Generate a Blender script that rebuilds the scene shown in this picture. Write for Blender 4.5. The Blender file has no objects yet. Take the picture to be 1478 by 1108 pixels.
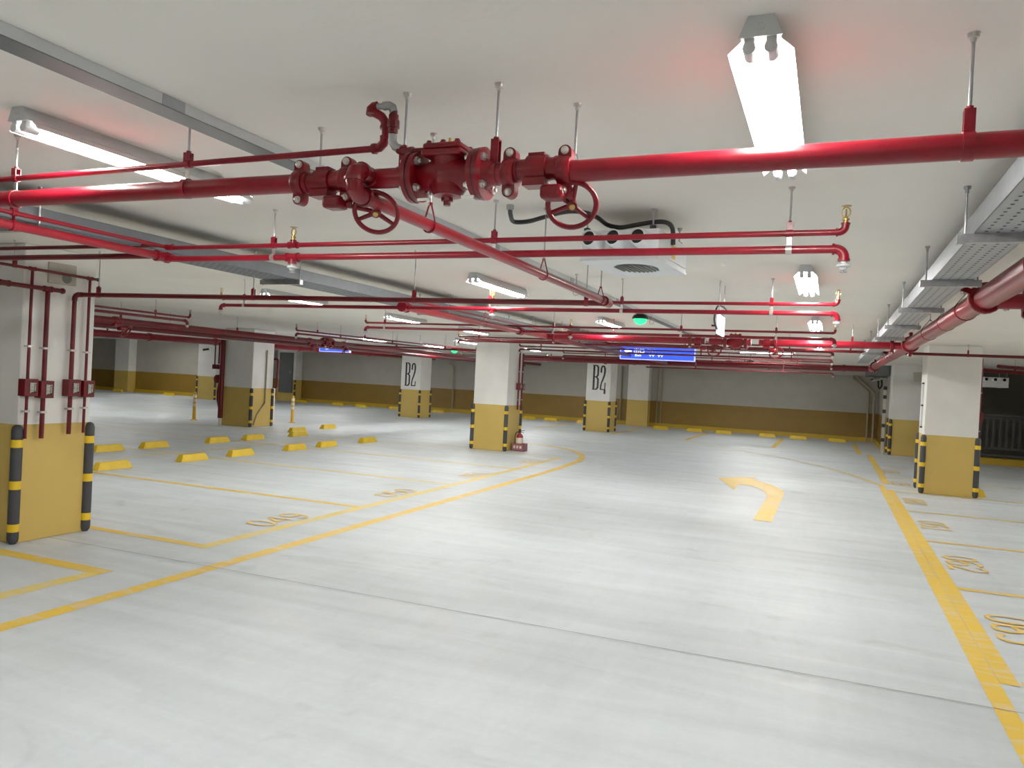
import bpy, math, random
from mathutils import Vector, Matrix
random.seed(7)
PI = math.pi
scene = bpy.context.scene
COL = scene.collection
ZC = 2.52            # ceiling height

# ------------------------------------------------------------------ materials
def lin(c):
    return tuple(((v/255.0)/12.92 if v/255.0 <= 0.04045 else (((v/255.0)+0.055)/1.055)**2.4) for v in c)

def newmat(name):
    m = bpy.data.materials.new(name)
    m.use_nodes = True
    nt = m.node_tree
    b = nt.nodes['Principled BSDF']
    return m, nt, b

def paint(name, rgb, rough=0.5, metal=0.0, var=0.12, scale=6.0, bump=0.0, bscale=60.0, coat=0.0):
    """procedural paint: base colour broken up by two noises, roughness noise, optional bump"""
    m, nt, b = newmat(name)
    N, L = nt.nodes, nt.links
    tc = N.new('ShaderNodeTexCoord')
    n1 = N.new('ShaderNodeTexNoise'); n1.inputs['Scale'].default_value = scale; n1.inputs['Detail'].default_value = 5
    L.new(tc.outputs['Object'], n1.inputs['Vector'])
    cr = N.new('ShaderNodeValToRGB')
    c = lin(rgb)
    cr.color_ramp.elements[0].position = 0.3; cr.color_ramp.elements[1].position = 0.7
    cr.color_ramp.elements[0].color = (*[v*(1-var) for v in c], 1)
    cr.color_ramp.elements[1].color = (*[min(1, v*(1+var*0.6)) for v in c], 1)
    L.new(n1.outputs['Fac'], cr.inputs['Fac'])
    L.new(cr.outputs['Color'], b.inputs['Base Color'])
    b.inputs['Roughness'].default_value = rough
    b.inputs['Metallic'].default_value = metal
    if 'red' in name: b.inputs['Specular IOR Level'].default_value = 0.35
    if coat: b.inputs['Coat Weight'].default_value = coat; b.inputs['Coat Roughness'].default_value = 0.15
    if bump:
        n2 = N.new('ShaderNodeTexNoise'); n2.inputs['Scale'].default_value = bscale; n2.inputs['Detail'].default_value = 4
        L.new(tc.outputs['Object'], n2.inputs['Vector'])
        bp = N.new('ShaderNodeBump'); bp.inputs['Strength'].default_value = bump; bp.inputs['Distance'].default_value = 0.01
        L.new(n2.outputs['Fac'], bp.inputs['Height']); L.new(bp.outputs['Normal'], b.inputs['Normal'])
    return m

def emit(name, rgb, strength):
    m, nt, b = newmat(name)
    b.inputs['Base Color'].default_value = (*lin(rgb), 1)
    b.inputs['Emission Color'].default_value = (*lin(rgb), 1)
    b.inputs['Emission Strength'].default_value = strength
    return m

def two_tone(name, low, high, zs, rough=0.55, band=None):
    """wall paint: low colour under height zs, white above (in world metres)"""
    m, nt, b = newmat(name)
    N, L = nt.nodes, nt.links
    geo = N.new('ShaderNodeNewGeometry')
    sp = N.new('ShaderNodeSeparateXYZ'); L.new(geo.outputs['Position'], sp.inputs[0])
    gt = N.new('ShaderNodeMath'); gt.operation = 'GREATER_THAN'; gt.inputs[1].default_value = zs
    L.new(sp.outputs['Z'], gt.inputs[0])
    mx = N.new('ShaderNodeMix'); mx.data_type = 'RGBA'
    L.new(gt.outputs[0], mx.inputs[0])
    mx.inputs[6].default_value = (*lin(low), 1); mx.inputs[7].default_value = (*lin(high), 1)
    n1 = N.new('ShaderNodeTexNoise'); n1.inputs['Scale'].default_value = 2.2; n1.inputs['Detail'].default_value = 6
    L.new(geo.outputs['Position'], n1.inputs['Vector'])
    mr = N.new('ShaderNodeMapRange'); mr.inputs[1].default_value = 0.3; mr.inputs[2].default_value = 0.7
    mr.inputs[3].default_value = 0.93; mr.inputs[4].default_value = 1.04
    L.new(n1.outputs['Fac'], mr.inputs[0])
    hs = N.new('ShaderNodeHueSaturation'); L.new(mr.outputs[0], hs.inputs['Value']); L.new(mx.outputs[2], hs.inputs['Color'])
    L.new(hs.outputs['Color'], b.inputs['Base Color'])
    b.inputs['Roughness'].default_value = rough
    n2 = N.new('ShaderNodeTexNoise'); n2.inputs['Scale'].default_value = 90; n2.inputs['Detail'].default_value = 3
    L.new(geo.outputs['Position'], n2.inputs['Vector'])
    bp = N.new('ShaderNodeBump'); bp.inputs['Strength'].default_value = 0.15; bp.inputs['Distance'].default_value = 0.004
    L.new(n2.outputs['Fac'], bp.inputs['Height']); L.new(bp.outputs['Normal'], b.inputs['Normal'])
    return m

def floor_material():
    m, nt, b = newmat('troweled_concrete')
    N, L = nt.nodes, nt.links
    geo = N.new('ShaderNodeNewGeometry')
    def noise(scale, sx, sy, detail=6, dist=0.0, rot=0.0):
        mp = N.new('ShaderNodeMapping'); mp.inputs['Scale'].default_value = (sx, sy, 1); mp.inputs['Rotation'].default_value = (0, 0, rot)
        L.new(geo.outputs['Position'], mp.inputs['Vector'])
        n = N.new('ShaderNodeTexNoise'); n.inputs['Scale'].default_value = scale; n.inputs['Detail'].default_value = detail
        n.inputs['Distortion'].default_value = dist
        L.new(mp.outputs[0], n.inputs['Vector'])
        return n.outputs['Fac']
    def mrange(src, a, bb, c, d):
        r = N.new('ShaderNodeMapRange')
        r.inputs[1].default_value = a; r.inputs[2].default_value = bb; r.inputs[3].default_value = c; r.inputs[4].default_value = d
        L.new(src, r.inputs[0]); return r.outputs[0]
    def mul(a, bb):
        q = N.new('ShaderNodeMath'); q.operation = 'MULTIPLY'; L.new(a, q.inputs[0]); L.new(bb, q.inputs[1]); return q.outputs[0]
    big = mrange(noise(0.5, 1, 1, 5, 0.6), 0.3, 0.7, 0.91, 1.06)
    streak = mrange(noise(1.3, 0.35, 2.6, 7, 1.2, 0.25), 0.3, 0.72, 0.89, 1.07)
    streak2 = mrange(noise(2.6, 3.0, 0.5, 6, 1.0, 0.1), 0.3, 0.75, 0.97, 1.03)
    fine = mrange(noise(26, 1, 1, 3), 0.3, 0.7, 0.975, 1.02)
    blot = mrange(noise(1.1, 1, 1.6, 8, 2.0, 0.6), 0.60, 0.74, 1.0, 0.86)
    v = mul(mul(mul(big, streak), mul(streak2, fine)), blot)
    hs = N.new('ShaderNodeHueSaturation'); hs.inputs['Color'].default_value = (*lin((200, 207, 212)), 1)
    L.new(v, hs.inputs['Value'])
    L.new(hs.outputs['Color'], b.inputs['Base Color'])
    L.new(mrange(noise(1.6, 0.6, 2.0, 6, 1.0), 0.3, 0.7, 0.38, 0.62), b.inputs['Roughness'])
    b.inputs['Specular IOR Level'].default_value = 0.4
    bp = N.new('ShaderNodeBump'); bp.inputs['Strength'].default_value = 0.12; bp.inputs['Distance'].default_value = 0.006
    L.new(noise(9, 0.5, 2.2, 6, 0.8), bp.inputs['Height']); L.new(bp.outputs['Normal'], b.inputs['Normal'])
    return m

def worn_paint(name, rgb, wear=0.42, alpha=True):
    """road paint that has rubbed through to the concrete in small scuffs"""
    m, nt, b = newmat(name)
    N, L = nt.nodes, nt.links
    geo = N.new('ShaderNodeNewGeometry')
    mp = N.new('ShaderNodeMapping'); mp.inputs['Scale'].default_value = (1.0, 3.5, 1); mp.inputs['Rotation'].default_value = (0, 0, 0.5)
    L.new(geo.outputs['Position'], mp.inputs['Vector'])
    n = N.new('ShaderNodeTexNoise'); n.inputs['Scale'].default_value = 3.2; n.inputs['Detail'].default_value = 8; n.inputs['Distortion'].default_value = 0.8
    L.new(mp.outputs[0], n.inputs['Vector'])
    cr = N.new('ShaderNodeValToRGB')
    cr.color_ramp.elements[0].position = max(0.0, wear-0.14); cr.color_ramp.elements[1].position = wear+0.10
    c = lin(rgb); g = lin((206, 203, 192))
    cr.color_ramp.elements[0].color = (*[c[i]*0.35+g[i]*0.65 for i in range(3)], 1)
    cr.color_ramp.elements[1].color = (*c, 1)
    L.new(n.outputs['Fac'], cr.inputs['Fac']); L.new(cr.outputs['Color'], b.inputs['Base Color'])
    b.inputs['Roughness'].default_value = 0.5
    return m

M = {}
M['floor'] = floor_material()
M['ceiling'] = paint('ceiling_paint', (232, 228, 219), 0.85, var=0.04, scale=1.2, bump=0.12, bscale=25)
WHITE, YEL = (228, 227, 222), (199, 168, 84)
M['wall'] = two_tone('two_tone_wall_shaded', (132, 101, 30), (168, 165, 155), 1.0)  # far walls: same paint as the pillars, far-end shade put into the colour
M['wall_dark'] = paint('dark_ramp_wall', (96, 92, 84), 0.8, var=0.08, scale=1.5)
M['wall_plain'] = two_tone('two_tone_wall_side', (176, 140, 52), (196, 193, 184), 1.0)
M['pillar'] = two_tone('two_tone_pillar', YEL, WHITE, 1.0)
M['curb'] = paint('yellow_curb_paint', (184, 150, 24), 0.5, var=0.1, scale=3)
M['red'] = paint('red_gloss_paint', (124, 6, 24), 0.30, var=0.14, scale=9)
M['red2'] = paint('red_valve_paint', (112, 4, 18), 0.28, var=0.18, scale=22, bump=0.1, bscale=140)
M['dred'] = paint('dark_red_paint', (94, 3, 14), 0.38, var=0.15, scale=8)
M['galv'] = paint('galvanised_steel', (168, 170, 172), 0.38, metal=0.85, var=0.16, scale=30)
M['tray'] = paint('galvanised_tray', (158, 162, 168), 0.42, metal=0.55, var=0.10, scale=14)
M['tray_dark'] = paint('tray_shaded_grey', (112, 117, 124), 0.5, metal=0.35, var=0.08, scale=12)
M['hole'] = paint('tray_hole', (60, 62, 64), 0.8, var=0.05)
M['bolt'] = paint('zinc_bolt', (205, 203, 198), 0.3, metal=0.9, var=0.08, scale=40)
M['brass'] = paint('brass', (186, 152, 84), 0.28, metal=0.9, var=0.12, scale=40)
M['black'] = paint('black_rubber', (26, 27, 29), 0.5, var=0.12, scale=12)
M['guard'] = paint('charcoal_rubber', (52, 53, 57), 0.62, var=0.08, scale=14)
M['gyel'] = paint('guard_yellow', (232, 190, 20), 0.45, var=0.06, scale=12)
M['stop'] = paint('wheel_stop_yellow', (222, 184, 28), 0.5, var=0.12, scale=8, bump=0.1, bscale=40)
M['line'] = worn_paint('road_line_yellow', (224, 184, 52), 0.41)
M['line2'] = worn_paint('road_line_faded', (222, 196, 96), 0.45)
M['num'] = worn_paint('stencil_yellow', (226, 188, 84), 0.42)
M['joint'] = paint('floor_joint', (140, 142, 144), 0.8, var=0.2, scale=4)
M['whitemetal'] = paint('white_enamel', (226, 228, 226), 0.4, var=0.04, scale=10)
M['greymetal'] = paint('light_grey_enamel', (192, 196, 198), 0.42, var=0.06, scale=10)
M['cap'] = paint('lampholder_plastic', (200, 202, 204), 0.45, var=0.05, scale=20)
M['fan'] = paint('fan_white', (226, 230, 232), 0.42, var=0.05, scale=8)
M['dark'] = paint('dark_void', (14, 14, 15), 0.8, var=0.05)
M['grille'] = paint('grille_grey', (120, 122, 118), 0.5, metal=0.3, var=0.08, scale=20)
M['letter'] = paint('black_letter_paint', (34, 34, 36), 0.5, var=0.08, scale=10)
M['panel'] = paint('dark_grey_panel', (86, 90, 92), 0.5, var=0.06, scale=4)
M['fence'] = paint('dark_fence_paint', (58, 58, 62), 0.5, var=0.08, scale=8)
M['conduit'] = paint('painted_conduit', (150, 143, 118), 0.5, var=0.06, scale=6)
M['conduit_y'] = paint('painted_conduit_low', (128, 102, 40), 0.5, var=0.06, scale=6)
M['beige'] = paint('beige_box', (178, 172, 158), 0.6, var=0.05, scale=8)
M['gauze'] = paint('speaker_gauze', (120, 117, 108), 0.7, var=0.1, scale=90)
M['reflect'] = paint('reflective_white', (236, 220, 200), 0.35, var=0.04, scale=20)
M['post'] = paint('post_yellow', (226, 172, 40), 0.42, var=0.06, scale=12)
M['glassy'] = paint('box_window', (196, 196, 192), 0.2, metal=0.5, var=0.35, scale=60)
M['ext'] = paint('extinguisher_red', (150, 40, 48), 0.35, var=0.1, scale=10)
M['extbox'] = paint('stand_dusty_red', (150, 92, 98), 0.5, var=0.08, scale=10)
M['paper'] = paint('paper_label', (226, 216, 196), 0.6, var=0.06, scale=30)
M['signblue'] = emit('sign_blue', (44, 76, 206), 0.55)
M['signwhite'] = emit('sign_white', (232, 236, 255), 0.9)
M['signedge'] = emit('sign_edge', (150, 160, 250), 0.7)
M['exitwhite'] = emit('exit_white', (236, 248, 244), 0.35)
M['exitgreen'] = emit('exit_green', (60, 180, 120), 0.3)
M['greenlamp'] = emit('green_lamp', (30, 226, 120), 0.9)
M['tube'] = emit('fluorescent_tube', (255, 252, 246), 62.0)

# ------------------------------------------------------------------ mesh builder
def basis(d):
    d = Vector(d).normalized()
    a = Vector((0, 0, 1)) if abs(d.z) < 0.9 else Vector((1, 0, 0))
    u = d.cross(a).normalized(); v = u.cross(d).normalized()
    return d, u, v

class MB:
    def __init__(s):
        s.v = []; s.f = []; s.mi = []
    def add(s, vs, fs, mi=0):
        o = len(s.v); s.v += [tuple(p) for p in vs]
        for f in fs: s.f.append(tuple(i+o for i in f)); s.mi.append(mi)
        return s
    def box(s, a, b, mi=0):
        x0, x1 = sorted((a[0], b[0])); y0, y1 = sorted((a[1], b[1])); z0, z1 = sorted((a[2], b[2]))
        return s.add([(x0,y0,z0),(x1,y0,z0),(x1,y1,z0),(x0,y1,z0),(x0,y0,z1),(x1,y0,z1),(x1,y1,z1),(x0,y1,z1)],
                     [(3,2,1,0),(4,5,6,7),(0,1,5,4),(1,2,6,5),(2,3,7,6),(3,0,4,7)], mi)
    def obox(s, c, ax, ay, az, h, mi=0):
        c = Vector(c); ax, ay, az = Vector(ax).normalized(), Vector(ay).normalized(), Vector(az).normalized()
        vs = [c+ax*h[0]*i+ay*h[1]*j+az*h[2]*k for k in (-1,1) for (i,j) in ((-1,-1),(1,-1),(1,1),(-1,1))]
        return s.add(vs, [(3,2,1,0),(4,5,6,7),(0,1,5,4),(1,2,6,5),(2,3,7,6),(3,0,4,7)], mi)
    def tube(s, pts, r, n=12, mi=0, caps=True):
        pts = [Vector(p) for p in pts]
        rs = r if isinstance(r, (list, tuple)) else [r]*len(pts)
        T = []
        for i in range(len(pts)):
            a = pts[i]-pts[i-1] if i > 0 else pts[1]-pts[0]
            b = pts[i+1]-pts[i] if i < len(pts)-1 else pts[-1]-pts[-2]
            t = a.normalized()+b.normalized()
            T.append(t.normalized() if t.length > 1e-6 else a.normalized())
        d, u, v = basis(T[0])
        vs = []
        for i, p in enumerate(pts):
            if i > 0:
                q = T[i-1].rotation_difference(T[i]); u = q @ u; v = q @ v
            for k in range(n):
                an = 2*PI*k/n
                vs.append(p+(u*math.cos(an)+v*math.sin(an))*rs[i])
        fs = []
        for i in range(len(pts)-1):
            for k in range(n):
                k2 = (k+1) % n
                fs.append((i*n+k, i*n+k2, (i+1)*n+k2, (i+1)*n+k))
        if caps:
            fs.append(tuple(range(n-1, -1, -1))); fs.append(tuple((len(pts)-1)*n+k for k in range(n)))
        return s.add(vs, fs, mi)
    def cyl(s, a, b, r, n=16, mi=0, r2=None):
        return s.tube([a, b], [r, r if r2 is None else r2], n, mi)
    def lathe(s, base, d, prof, n=16, mi=0):
        """prof: list of (distance along d, radius)"""
        base = Vector(base); d = Vector(d).normalized()
        return s.tube2(base, d, prof, n, mi)
    def tube2(s, base, d, prof, n, mi):
        d, u, v = basis(d)
        vs = []
        for (t, r) in prof:
            for k in range(n):
                an = 2*PI*k/n
                vs.append(base+d*t+(u*math.cos(an)+v*math.sin(an))*max(r, 1e-4))
        fs = []
        for i in range(len(prof)-1):
            for k in range(n):
                k2 = (k+1) % n
                fs.append((i*n+k, i*n+k2, (i+1)*n+k2, (i+1)*n+k))
        fs.append(tuple(range(n-1, -1, -1))); fs.append(tuple((len(prof)-1)*n+k for k in range(n)))
        return s.add(vs, fs, mi)
    def torus(s, c, axis, R, r, n=28, m=10, mi=0, sq=1.0):
        c = Vector(c); d, u, v = basis(axis)
        vs = []
        for i in range(n):
            a = 2*PI*i/n
            rad = u*math.cos(a)+v*math.sin(a)*sq
            rn = (u*math.cos(a)+v*math.sin(a))
            for j in range(m):
                b = 2*PI*j/m
                vs.append(c+rad*R+rn*(r*math.cos(b))+d*(r*math.sin(b)))
        fs = [(i*m+j, ((i+1) % n)*m+j, ((i+1) % n)*m+(j+1) % m, i*m+(j+1) % m) for i in range(n) for j in range(m)]
        return s.add(vs, fs, mi)
    def ring(s, c, axis, R0, R1, w, n=24, mi=0):
        """flat band: inner radius R0, outer R1, width w along axis"""
        c = Vector(c); d, u, v = basis(axis)
        vs = []
        for i in range(n):
            a = 2*PI*i/n; rad = u*math.cos(a)+v*math.sin(a)
            for (R, t) in ((R0, -w/2), (R1, -w/2), (R1, w/2), (R0, w/2)):
                vs.append(c+rad*R+d*t)
        fs = [(i*4+j, ((i+1) % n)*4+j, ((i+1) % n)*4+(j+1) % 4, i*4+(j+1) % 4) for i in range(n) for j in range(4)]
        return s.add(vs, fs, mi)
    def sphere(s, c, r, n=14, m=8, mi=0, sc=(1,1,1)):
        vs = []; fs = []
        for i in range(1, m):
            th = PI*i/m
            for k in range(n):
                ph = 2*PI*k/n
                vs.append((c[0]+sc[0]*r*math.sin(th)*math.cos(ph), c[1]+sc[1]*r*math.sin(th)*math.sin(ph), c[2]+sc[2]*r*math.cos(th)))
        top = len(vs); vs.append((c[0], c[1], c[2]+sc[2]*r)); vs.append((c[0], c[1], c[2]-sc[2]*r))
        for i in range(m-2):
            for k in range(n):
                k2 = (k+1) % n
                fs.append((i*n+k, (i+1)*n+k, (i+1)*n+k2, i*n+k2))
        for k in range(n):
            k2 = (k+1) % n
            fs.append((top, k, k2)); fs.append((top+1, (m-2)*n+k2, (m-2)*n+k))
        return s.add(vs, fs, mi)
    def prism(s, poly, o, ux, uy, uz, h, mi=0):
        """polygon in the ux,uy plane at o, extruded h along uz"""
        o, ux, uy, uz = Vector(o), Vector(ux), Vector(uy), Vector(uz)
        n = len(poly)
        vs = [o+ux*p[0]+uy*p[1] for p in poly]+[o+ux*p[0]+uy*p[1]+uz*h for p in poly]
        fs = [tuple(range(n-1, -1, -1)), tuple(range(n, 2*n))]+[(i, (i+1) % n, n+(i+1) % n, n+i) for i in range(n)]
        return s.add(vs, fs, mi)
    def ribbon(s, pts, w, z=0.002, mi=0):
        """flat strip on the floor along pts (x,y)"""
        P = [Vector((p[0], p[1], 0)) for p in pts]; vs = []
        ws = w if isinstance(w, (list, tuple)) else [w]*len(P)
        for i in range(len(P)):
            a = (P[i]-P[i-1]).normalized() if i > 0 else (P[1]-P[0]).normalized()
            b = (P[i+1]-P[i]).normalized() if i < len(P)-1 else (P[-1]-P[-2]).normalized()
            t = (a+b).normalized(); nn = Vector((-t.y, t.x, 0)); k = ws[i]/2/max(0.3, t.dot(a))
            for sg in (-1, 1):
                q = P[i]+nn*k*sg; vs.append((q.x, q.y, z))
        return s.add(vs, [(2*i, 2*i+2, 2*i+3, 2*i+1) for i in range(len(P)-1)], mi)
    def build(s, name, mats, parent=None, smooth=True, bevel=0.0, angle=38):
        mats = mats if isinstance(mats, (list, tuple)) else [mats]
        off = Vector((0, 0, 0)); q = parent
        while q is not None:
            off += q.location; q = q.parent
        me = bpy.data.meshes.new(name)
        me.from_pydata([(p[0]-off.x, p[1]-off.y, p[2]-off.z) for p in s.v], [], s.f)
        for m_ in mats: me.materials.append(M[m_] if isinstance(m_, str) else m_)
        me.polygons.foreach_set('material_index', s.mi)
        me.validate(); me.update()
        if smooth:
            me.polygons.foreach_set('use_smooth', [True]*len(me.polygons))
            me.set_sharp_from_angle(angle=math.radians(angle))
        o = bpy.data.objects.new(name, me); COL.objects.link(o)
        if parent: o.parent = parent
        if bevel:
            bv = o.modifiers.new('bevel', 'BEVEL'); bv.width = bevel; bv.segments = 2; bv.limit_method = 'ANGLE'; bv.angle_limit = 0.7
        return o

def tag(o, label=None, cat=None, group=None, kind=None):
    if label: o['label'] = label
    if cat: o['category'] = cat
    if group: o['group'] = group
    if kind: o['kind'] = kind
    return o
def empty(name, loc, label=None, cat=None, group=None, kind=None):
    o = bpy.data.objects.new(name, None); COL.objects.link(o); o.location = loc; o.empty_display_size = 0.1
    return tag(o, label, cat, group, kind)
def copy_tree(o, parent=None):
    c = o.copy(); COL.objects.link(c)
    if parent: c.parent = parent
    for ch in list(o.children): copy_tree(ch, c)
    return c
def structure(o):
    o['kind'] = 'structure'; return o
def arc(c, r, a0, a1, n, u, v):
    c, u, v = Vector(c), Vector(u), Vector(v)
    return [c+u*r*math.cos(a0+(a1-a0)*i/n)+v*r*math.sin(a0+(a1-a0)*i/n) for i in range(n+1)]
ORD = ['first', 'second', 'third', 'fourth', 'fifth', 'sixth', 'seventh', 'eighth', 'ninth', 'tenth', 'eleventh', 'twelfth']

# ------------------------------------------------------------------ setting
X0, X1, YB, YF = -36.0, 7.2, -5.0, 29.8
floor = structure(MB().add([(X0,YB,0),(X1,YB,0),(X1,YF,0),(X0,YF,0)], [(0,1,2,3)]).build('floor', 'floor', smooth=False))
structure(MB().box((X0,YB,ZC), (X1,YF,ZC+0.25)).build('ceiling', 'ceiling', smooth=False))
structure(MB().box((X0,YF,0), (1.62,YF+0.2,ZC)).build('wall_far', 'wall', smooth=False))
structure(MB().box((X0-0.2,YB,0), (X0,YF,ZC)).build('wall_left', 'wall_plain', smooth=False))
structure(MB().box((X0,YB-0.2,0), (X1,YB,ZC)).build('wall_back', 'wall_plain', smooth=False))
structure(MB().box((X1,YB,0), (X1+0.2,26.2,ZC)).build('wall_right', 'wall_plain', smooth=False))
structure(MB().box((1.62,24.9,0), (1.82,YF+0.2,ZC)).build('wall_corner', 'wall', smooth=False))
structure(MB().box((1.82,26.0,0), (X1+0.2,26.2,ZC)).build('wall_ramp', 'wall_dark', smooth=False))
structure(MB().box((X0,YF-0.12,0), (1.62,YF,0.15)).build('baseboard_far', 'curb', smooth=False))
structure(MB().box((1.50,24.9,0), (1.62,YF-0.12,0.15)).build('baseboard_corner', 'curb', smooth=False))
structure(MB().box((2.5,23.05,0), (X1,23.45,0.17)).build('trim_1', 'curb', smooth=False, bevel=0.01))
structure(MB().box((X0+0.01,YF-0.35,2.30), (1.61,YF-0.002,ZC-0.002)).build('trim_2', 'wall', smooth=False))

# --- painted marks on the floor: parts of the floor
ZK = [0]
def mark(name, mb, mat='line', label=None):
    ZK[0] += 1
    mb.v = [(p[0], p[1], 0.0012+0.00012*ZK[0]) for p in mb.v]
    o = mb.build(name, mat, floor, smooth=False)
    if label: o['label'] = label
    return o
mark('lane_line', MB().ribbon([(-4.36,-4.9),(-4.38,3.05),(-4.42,7.9),(-4.44,10.5),(-4.46,12.4),(-4.52,14.05),(-4.60,15.0),(-4.74,15.7),(-5.0,16.4),(-5.40,17.05),(-5.85,17.5),(-6.35,17.76),(-6.9,17.84),(-8.4,17.86)],
     [0.13]*8+[0.15,0.16,0.16,0.15,0.14,0.12]), 'line', 'long yellow lane line that curls around the middle pillar')
mark('bay_line', MB().ribbon([(-4.96,5.17),(-4.98,7.75),(-5.0,10.15),(-5.04,12.7),(-5.1,15.3)], 0.13), 'line2', 'faded yellow front line of the left bays')
mark('bay_line', MB().ribbon([(-4.96,4.26),(-4.96,1.8),(-4.94,-4.9)], 0.13), 'line2')
mark('bay_line', MB().ribbon([(-9.6,4.2),(-4.90,4.2)], 0.13), 'line')
for y in (5.23, 7.72, 10.16, 12.72, 15.28):
    mark('bay_line', MB().ribbon([(-10.4,y),(-5.02,y)], 0.10 if y < 14 else 0.07), 'line' if y < 8 else 'line2')
for y in (7.72, 10.2, 12.72, 15.28):
    mark('bay_line', MB().ribbon([(-15.6,y),(-10.5,y)], 0.08), 'line2')
mark('bay_line', MB().ribbon([(-10.45,5.2),(-10.45,15.3)], 0.08), 'line2')
mark('bay_line', MB().ribbon([(-22,18.3),(-15.9,18.3)], 0.10), 'line2')
# right-hand double line
mark('lane_line', MB().ribbon([(0.93,-4.9),(0.93,5.2),(0.938,10),(0.948,15.6)], [0.105,0.105,0.095,0.085]), 'line', 'inner yellow line of the right hand double line')
mark('bay_line', MB().ribbon([(1.036,5.16),(1.042,7.5),(1.048,12.3),(1.053,14.85)], [0.10,0.11,0.115,0.115]), 'line', 'outer yellow line of the right hand double line')
mark('bay_line', MB().ribbon([(1.06,15.83),(1.08,19.5),(1.08,23.1)], 0.13), 'line')
for y in (5.2, 7.57, 9.88, 12.33, 14.72, 17.2, 19.7, 22.1):
    mark('bay_line', MB().ribbon([(1.1,y),(6.2,y)], 0.09), 'line' if y < 10 else 'line2')
mark('lane_line', MB().ribbon([(0.93,15.56),(0.51,17.0),(0.09,18.05),(-0.3,18.85),(-0.95,19.85),(-1.67,20.7),(-2.76,21.85),(-4.05,23.1),(-5.4,24.1)],
     [0.09,0.09,0.07,0.08,0.07,0.07,0.06,0.05,0.05]), 'line2', 'thin curved yellow guide line leading left past the arrow')
for (x, y0, y1) in ((-8.9,23.9,27.6),(-6.25,23.6,27.6),(-3.93,23.5,28.1),(-1.40,23.2,28.1),(0.85,23.2,28.1)):
    mark('bay_line', MB().ribbon([(x,y0),(x,y1)], 0.13), 'line')
mark('bay_line', MB().ribbon([(-4.1,23.2),(1.5,23.2)], 0.05), 'line2')
mark('floor_joint', MB().ribbon([(-6.3,4.74),(-4.3,4.73),(6.0,4.72)], 0.008, 0.0012), 'joint')
# curved left arrow
AR = [(-0.79,9.98),(-0.57,9.98),(-0.57,12.9),(-0.64,13.4),(-0.80,13.85),(-1.02,14.28),(-1.20,14.50),(-1.13,14.95),(-1.76,14.28),(-1.32,12.75),(-1.335,13.55),(-1.15,13.50),(-0.98,13.25),(-0.86,12.85),(-0.79,12.3)]
mark('turn_arrow', MB().add([(p[0],p[1],0.002) for p in AR], [tuple(range(len(AR)))]), 'line', 'curved yellow arrow painted on the floor, turning left')

# --- text helper: a font curve turned into a mesh, laid in any plane
def text_mesh(txt, origin, right, up, height, mat, name, parent, width=None, center=True, lift=0.0):
    cu = bpy.data.curves.new(name, 'FONT'); cu.body = txt; cu.size = 1.0
    to = bpy.data.objects.new(name, cu); COL.objects.link(to)
    dg = bpy.context.evaluated_depsgraph_get(); dg.update()
    me0 = bpy.data.meshes.new_from_object(to.evaluated_get(dg))
    vs = [v.co.copy() for v in me0.vertices]; fs = [tuple(p.vertices) for p in me0.polygons]
    bpy.data.objects.remove(to); bpy.data.curves.remove(cu); bpy.data.meshes.remove(me0)
    if not vs: return None
    x0, x1 = min(v.x for v in vs), max(v.x for v in vs); y0, y1 = min(v.y for v in vs), max(v.y for v in vs)
    sy = height/(y1-y0); sx = sy if width is None else width/(x1-x0)
    o, right, up = Vector(origin), Vector(right), Vector(up)
    nrm = right.cross(up)
    cx = (x0+x1)/2 if center else x0
    return MB().add([o+right*((v.x-cx)*sx)+up*((v.y-y0)*sy)+nrm*lift for v in vs], fs).build(name, mat, parent, smooth=False)
DIG = {
 '0': [[(0.5,1.0),(0.85,0.86),(0.95,0.5),(0.85,0.14),(0.5,0.0)],[(0.42,0.0),(0.12,0.14),(0.02,0.5),(0.12,0.86),(0.42,1.0)]],
 '1': [[(0.2,0.8),(0.5,1.0),(0.5,0.0)],[(0.2,0.0),(0.8,0.0)]],
 '2': [[(0.03,0.75),(0.15,0.93),(0.5,1.0),(0.85,0.92),(0.92,0.72),(0.8,0.5),(0.1,0.12),(0.03,0.0),(0.95,0.0)]],
 '3': [[(0.05,0.85),(0.3,1.0),(0.7,1.0),(0.93,0.85),(0.93,0.68),(0.7,0.55),(0.4,0.53)],[(0.7,0.53),(0.95,0.38),(0.95,0.15),(0.7,0.0),(0.3,0.0),(0.04,0.15)]],
 '4': [[(0.72,0.0),(0.72,1.0)],[(0.62,0.98),(0.03,0.3),(0.98,0.3)]],
 '5': [[(0.9,1.0),(0.15,1.0),(0.1,0.55),(0.5,0.63),(0.85,0.52),(0.95,0.3),(0.8,0.08),(0.45,0.0),(0.05,0.1)]],
 '6': [[(0.85,0.9),(0.5,1.0),(0.15,0.85),(0.03,0.45),(0.12,0.1),(0.45,0.0)],[(0.52,0.0),(0.85,0.08),(0.95,0.3),(0.82,0.52),(0.5,0.58),(0.15,0.45)]],
 '8': [[(0.5,0.53),(0.12,0.7),(0.18,0.93),(0.5,1.0),(0.82,0.93),(0.88,0.7),(0.5,0.53)],[(0.5,0.53),(0.05,0.3),(0.12,0.07),(0.5,0.0),(0.88,0.07),(0.95,0.3),(0.5,0.53)]],
 '9': [[(0.15,0.1),(0.5,0.0),(0.85,0.15),(0.97,0.55),(0.88,0.9),(0.55,1.0)],[(0.48,1.0),(0.15,0.92),(0.05,0.7),(0.18,0.48),(0.5,0.42),(0.85,0.55)]]}
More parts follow.
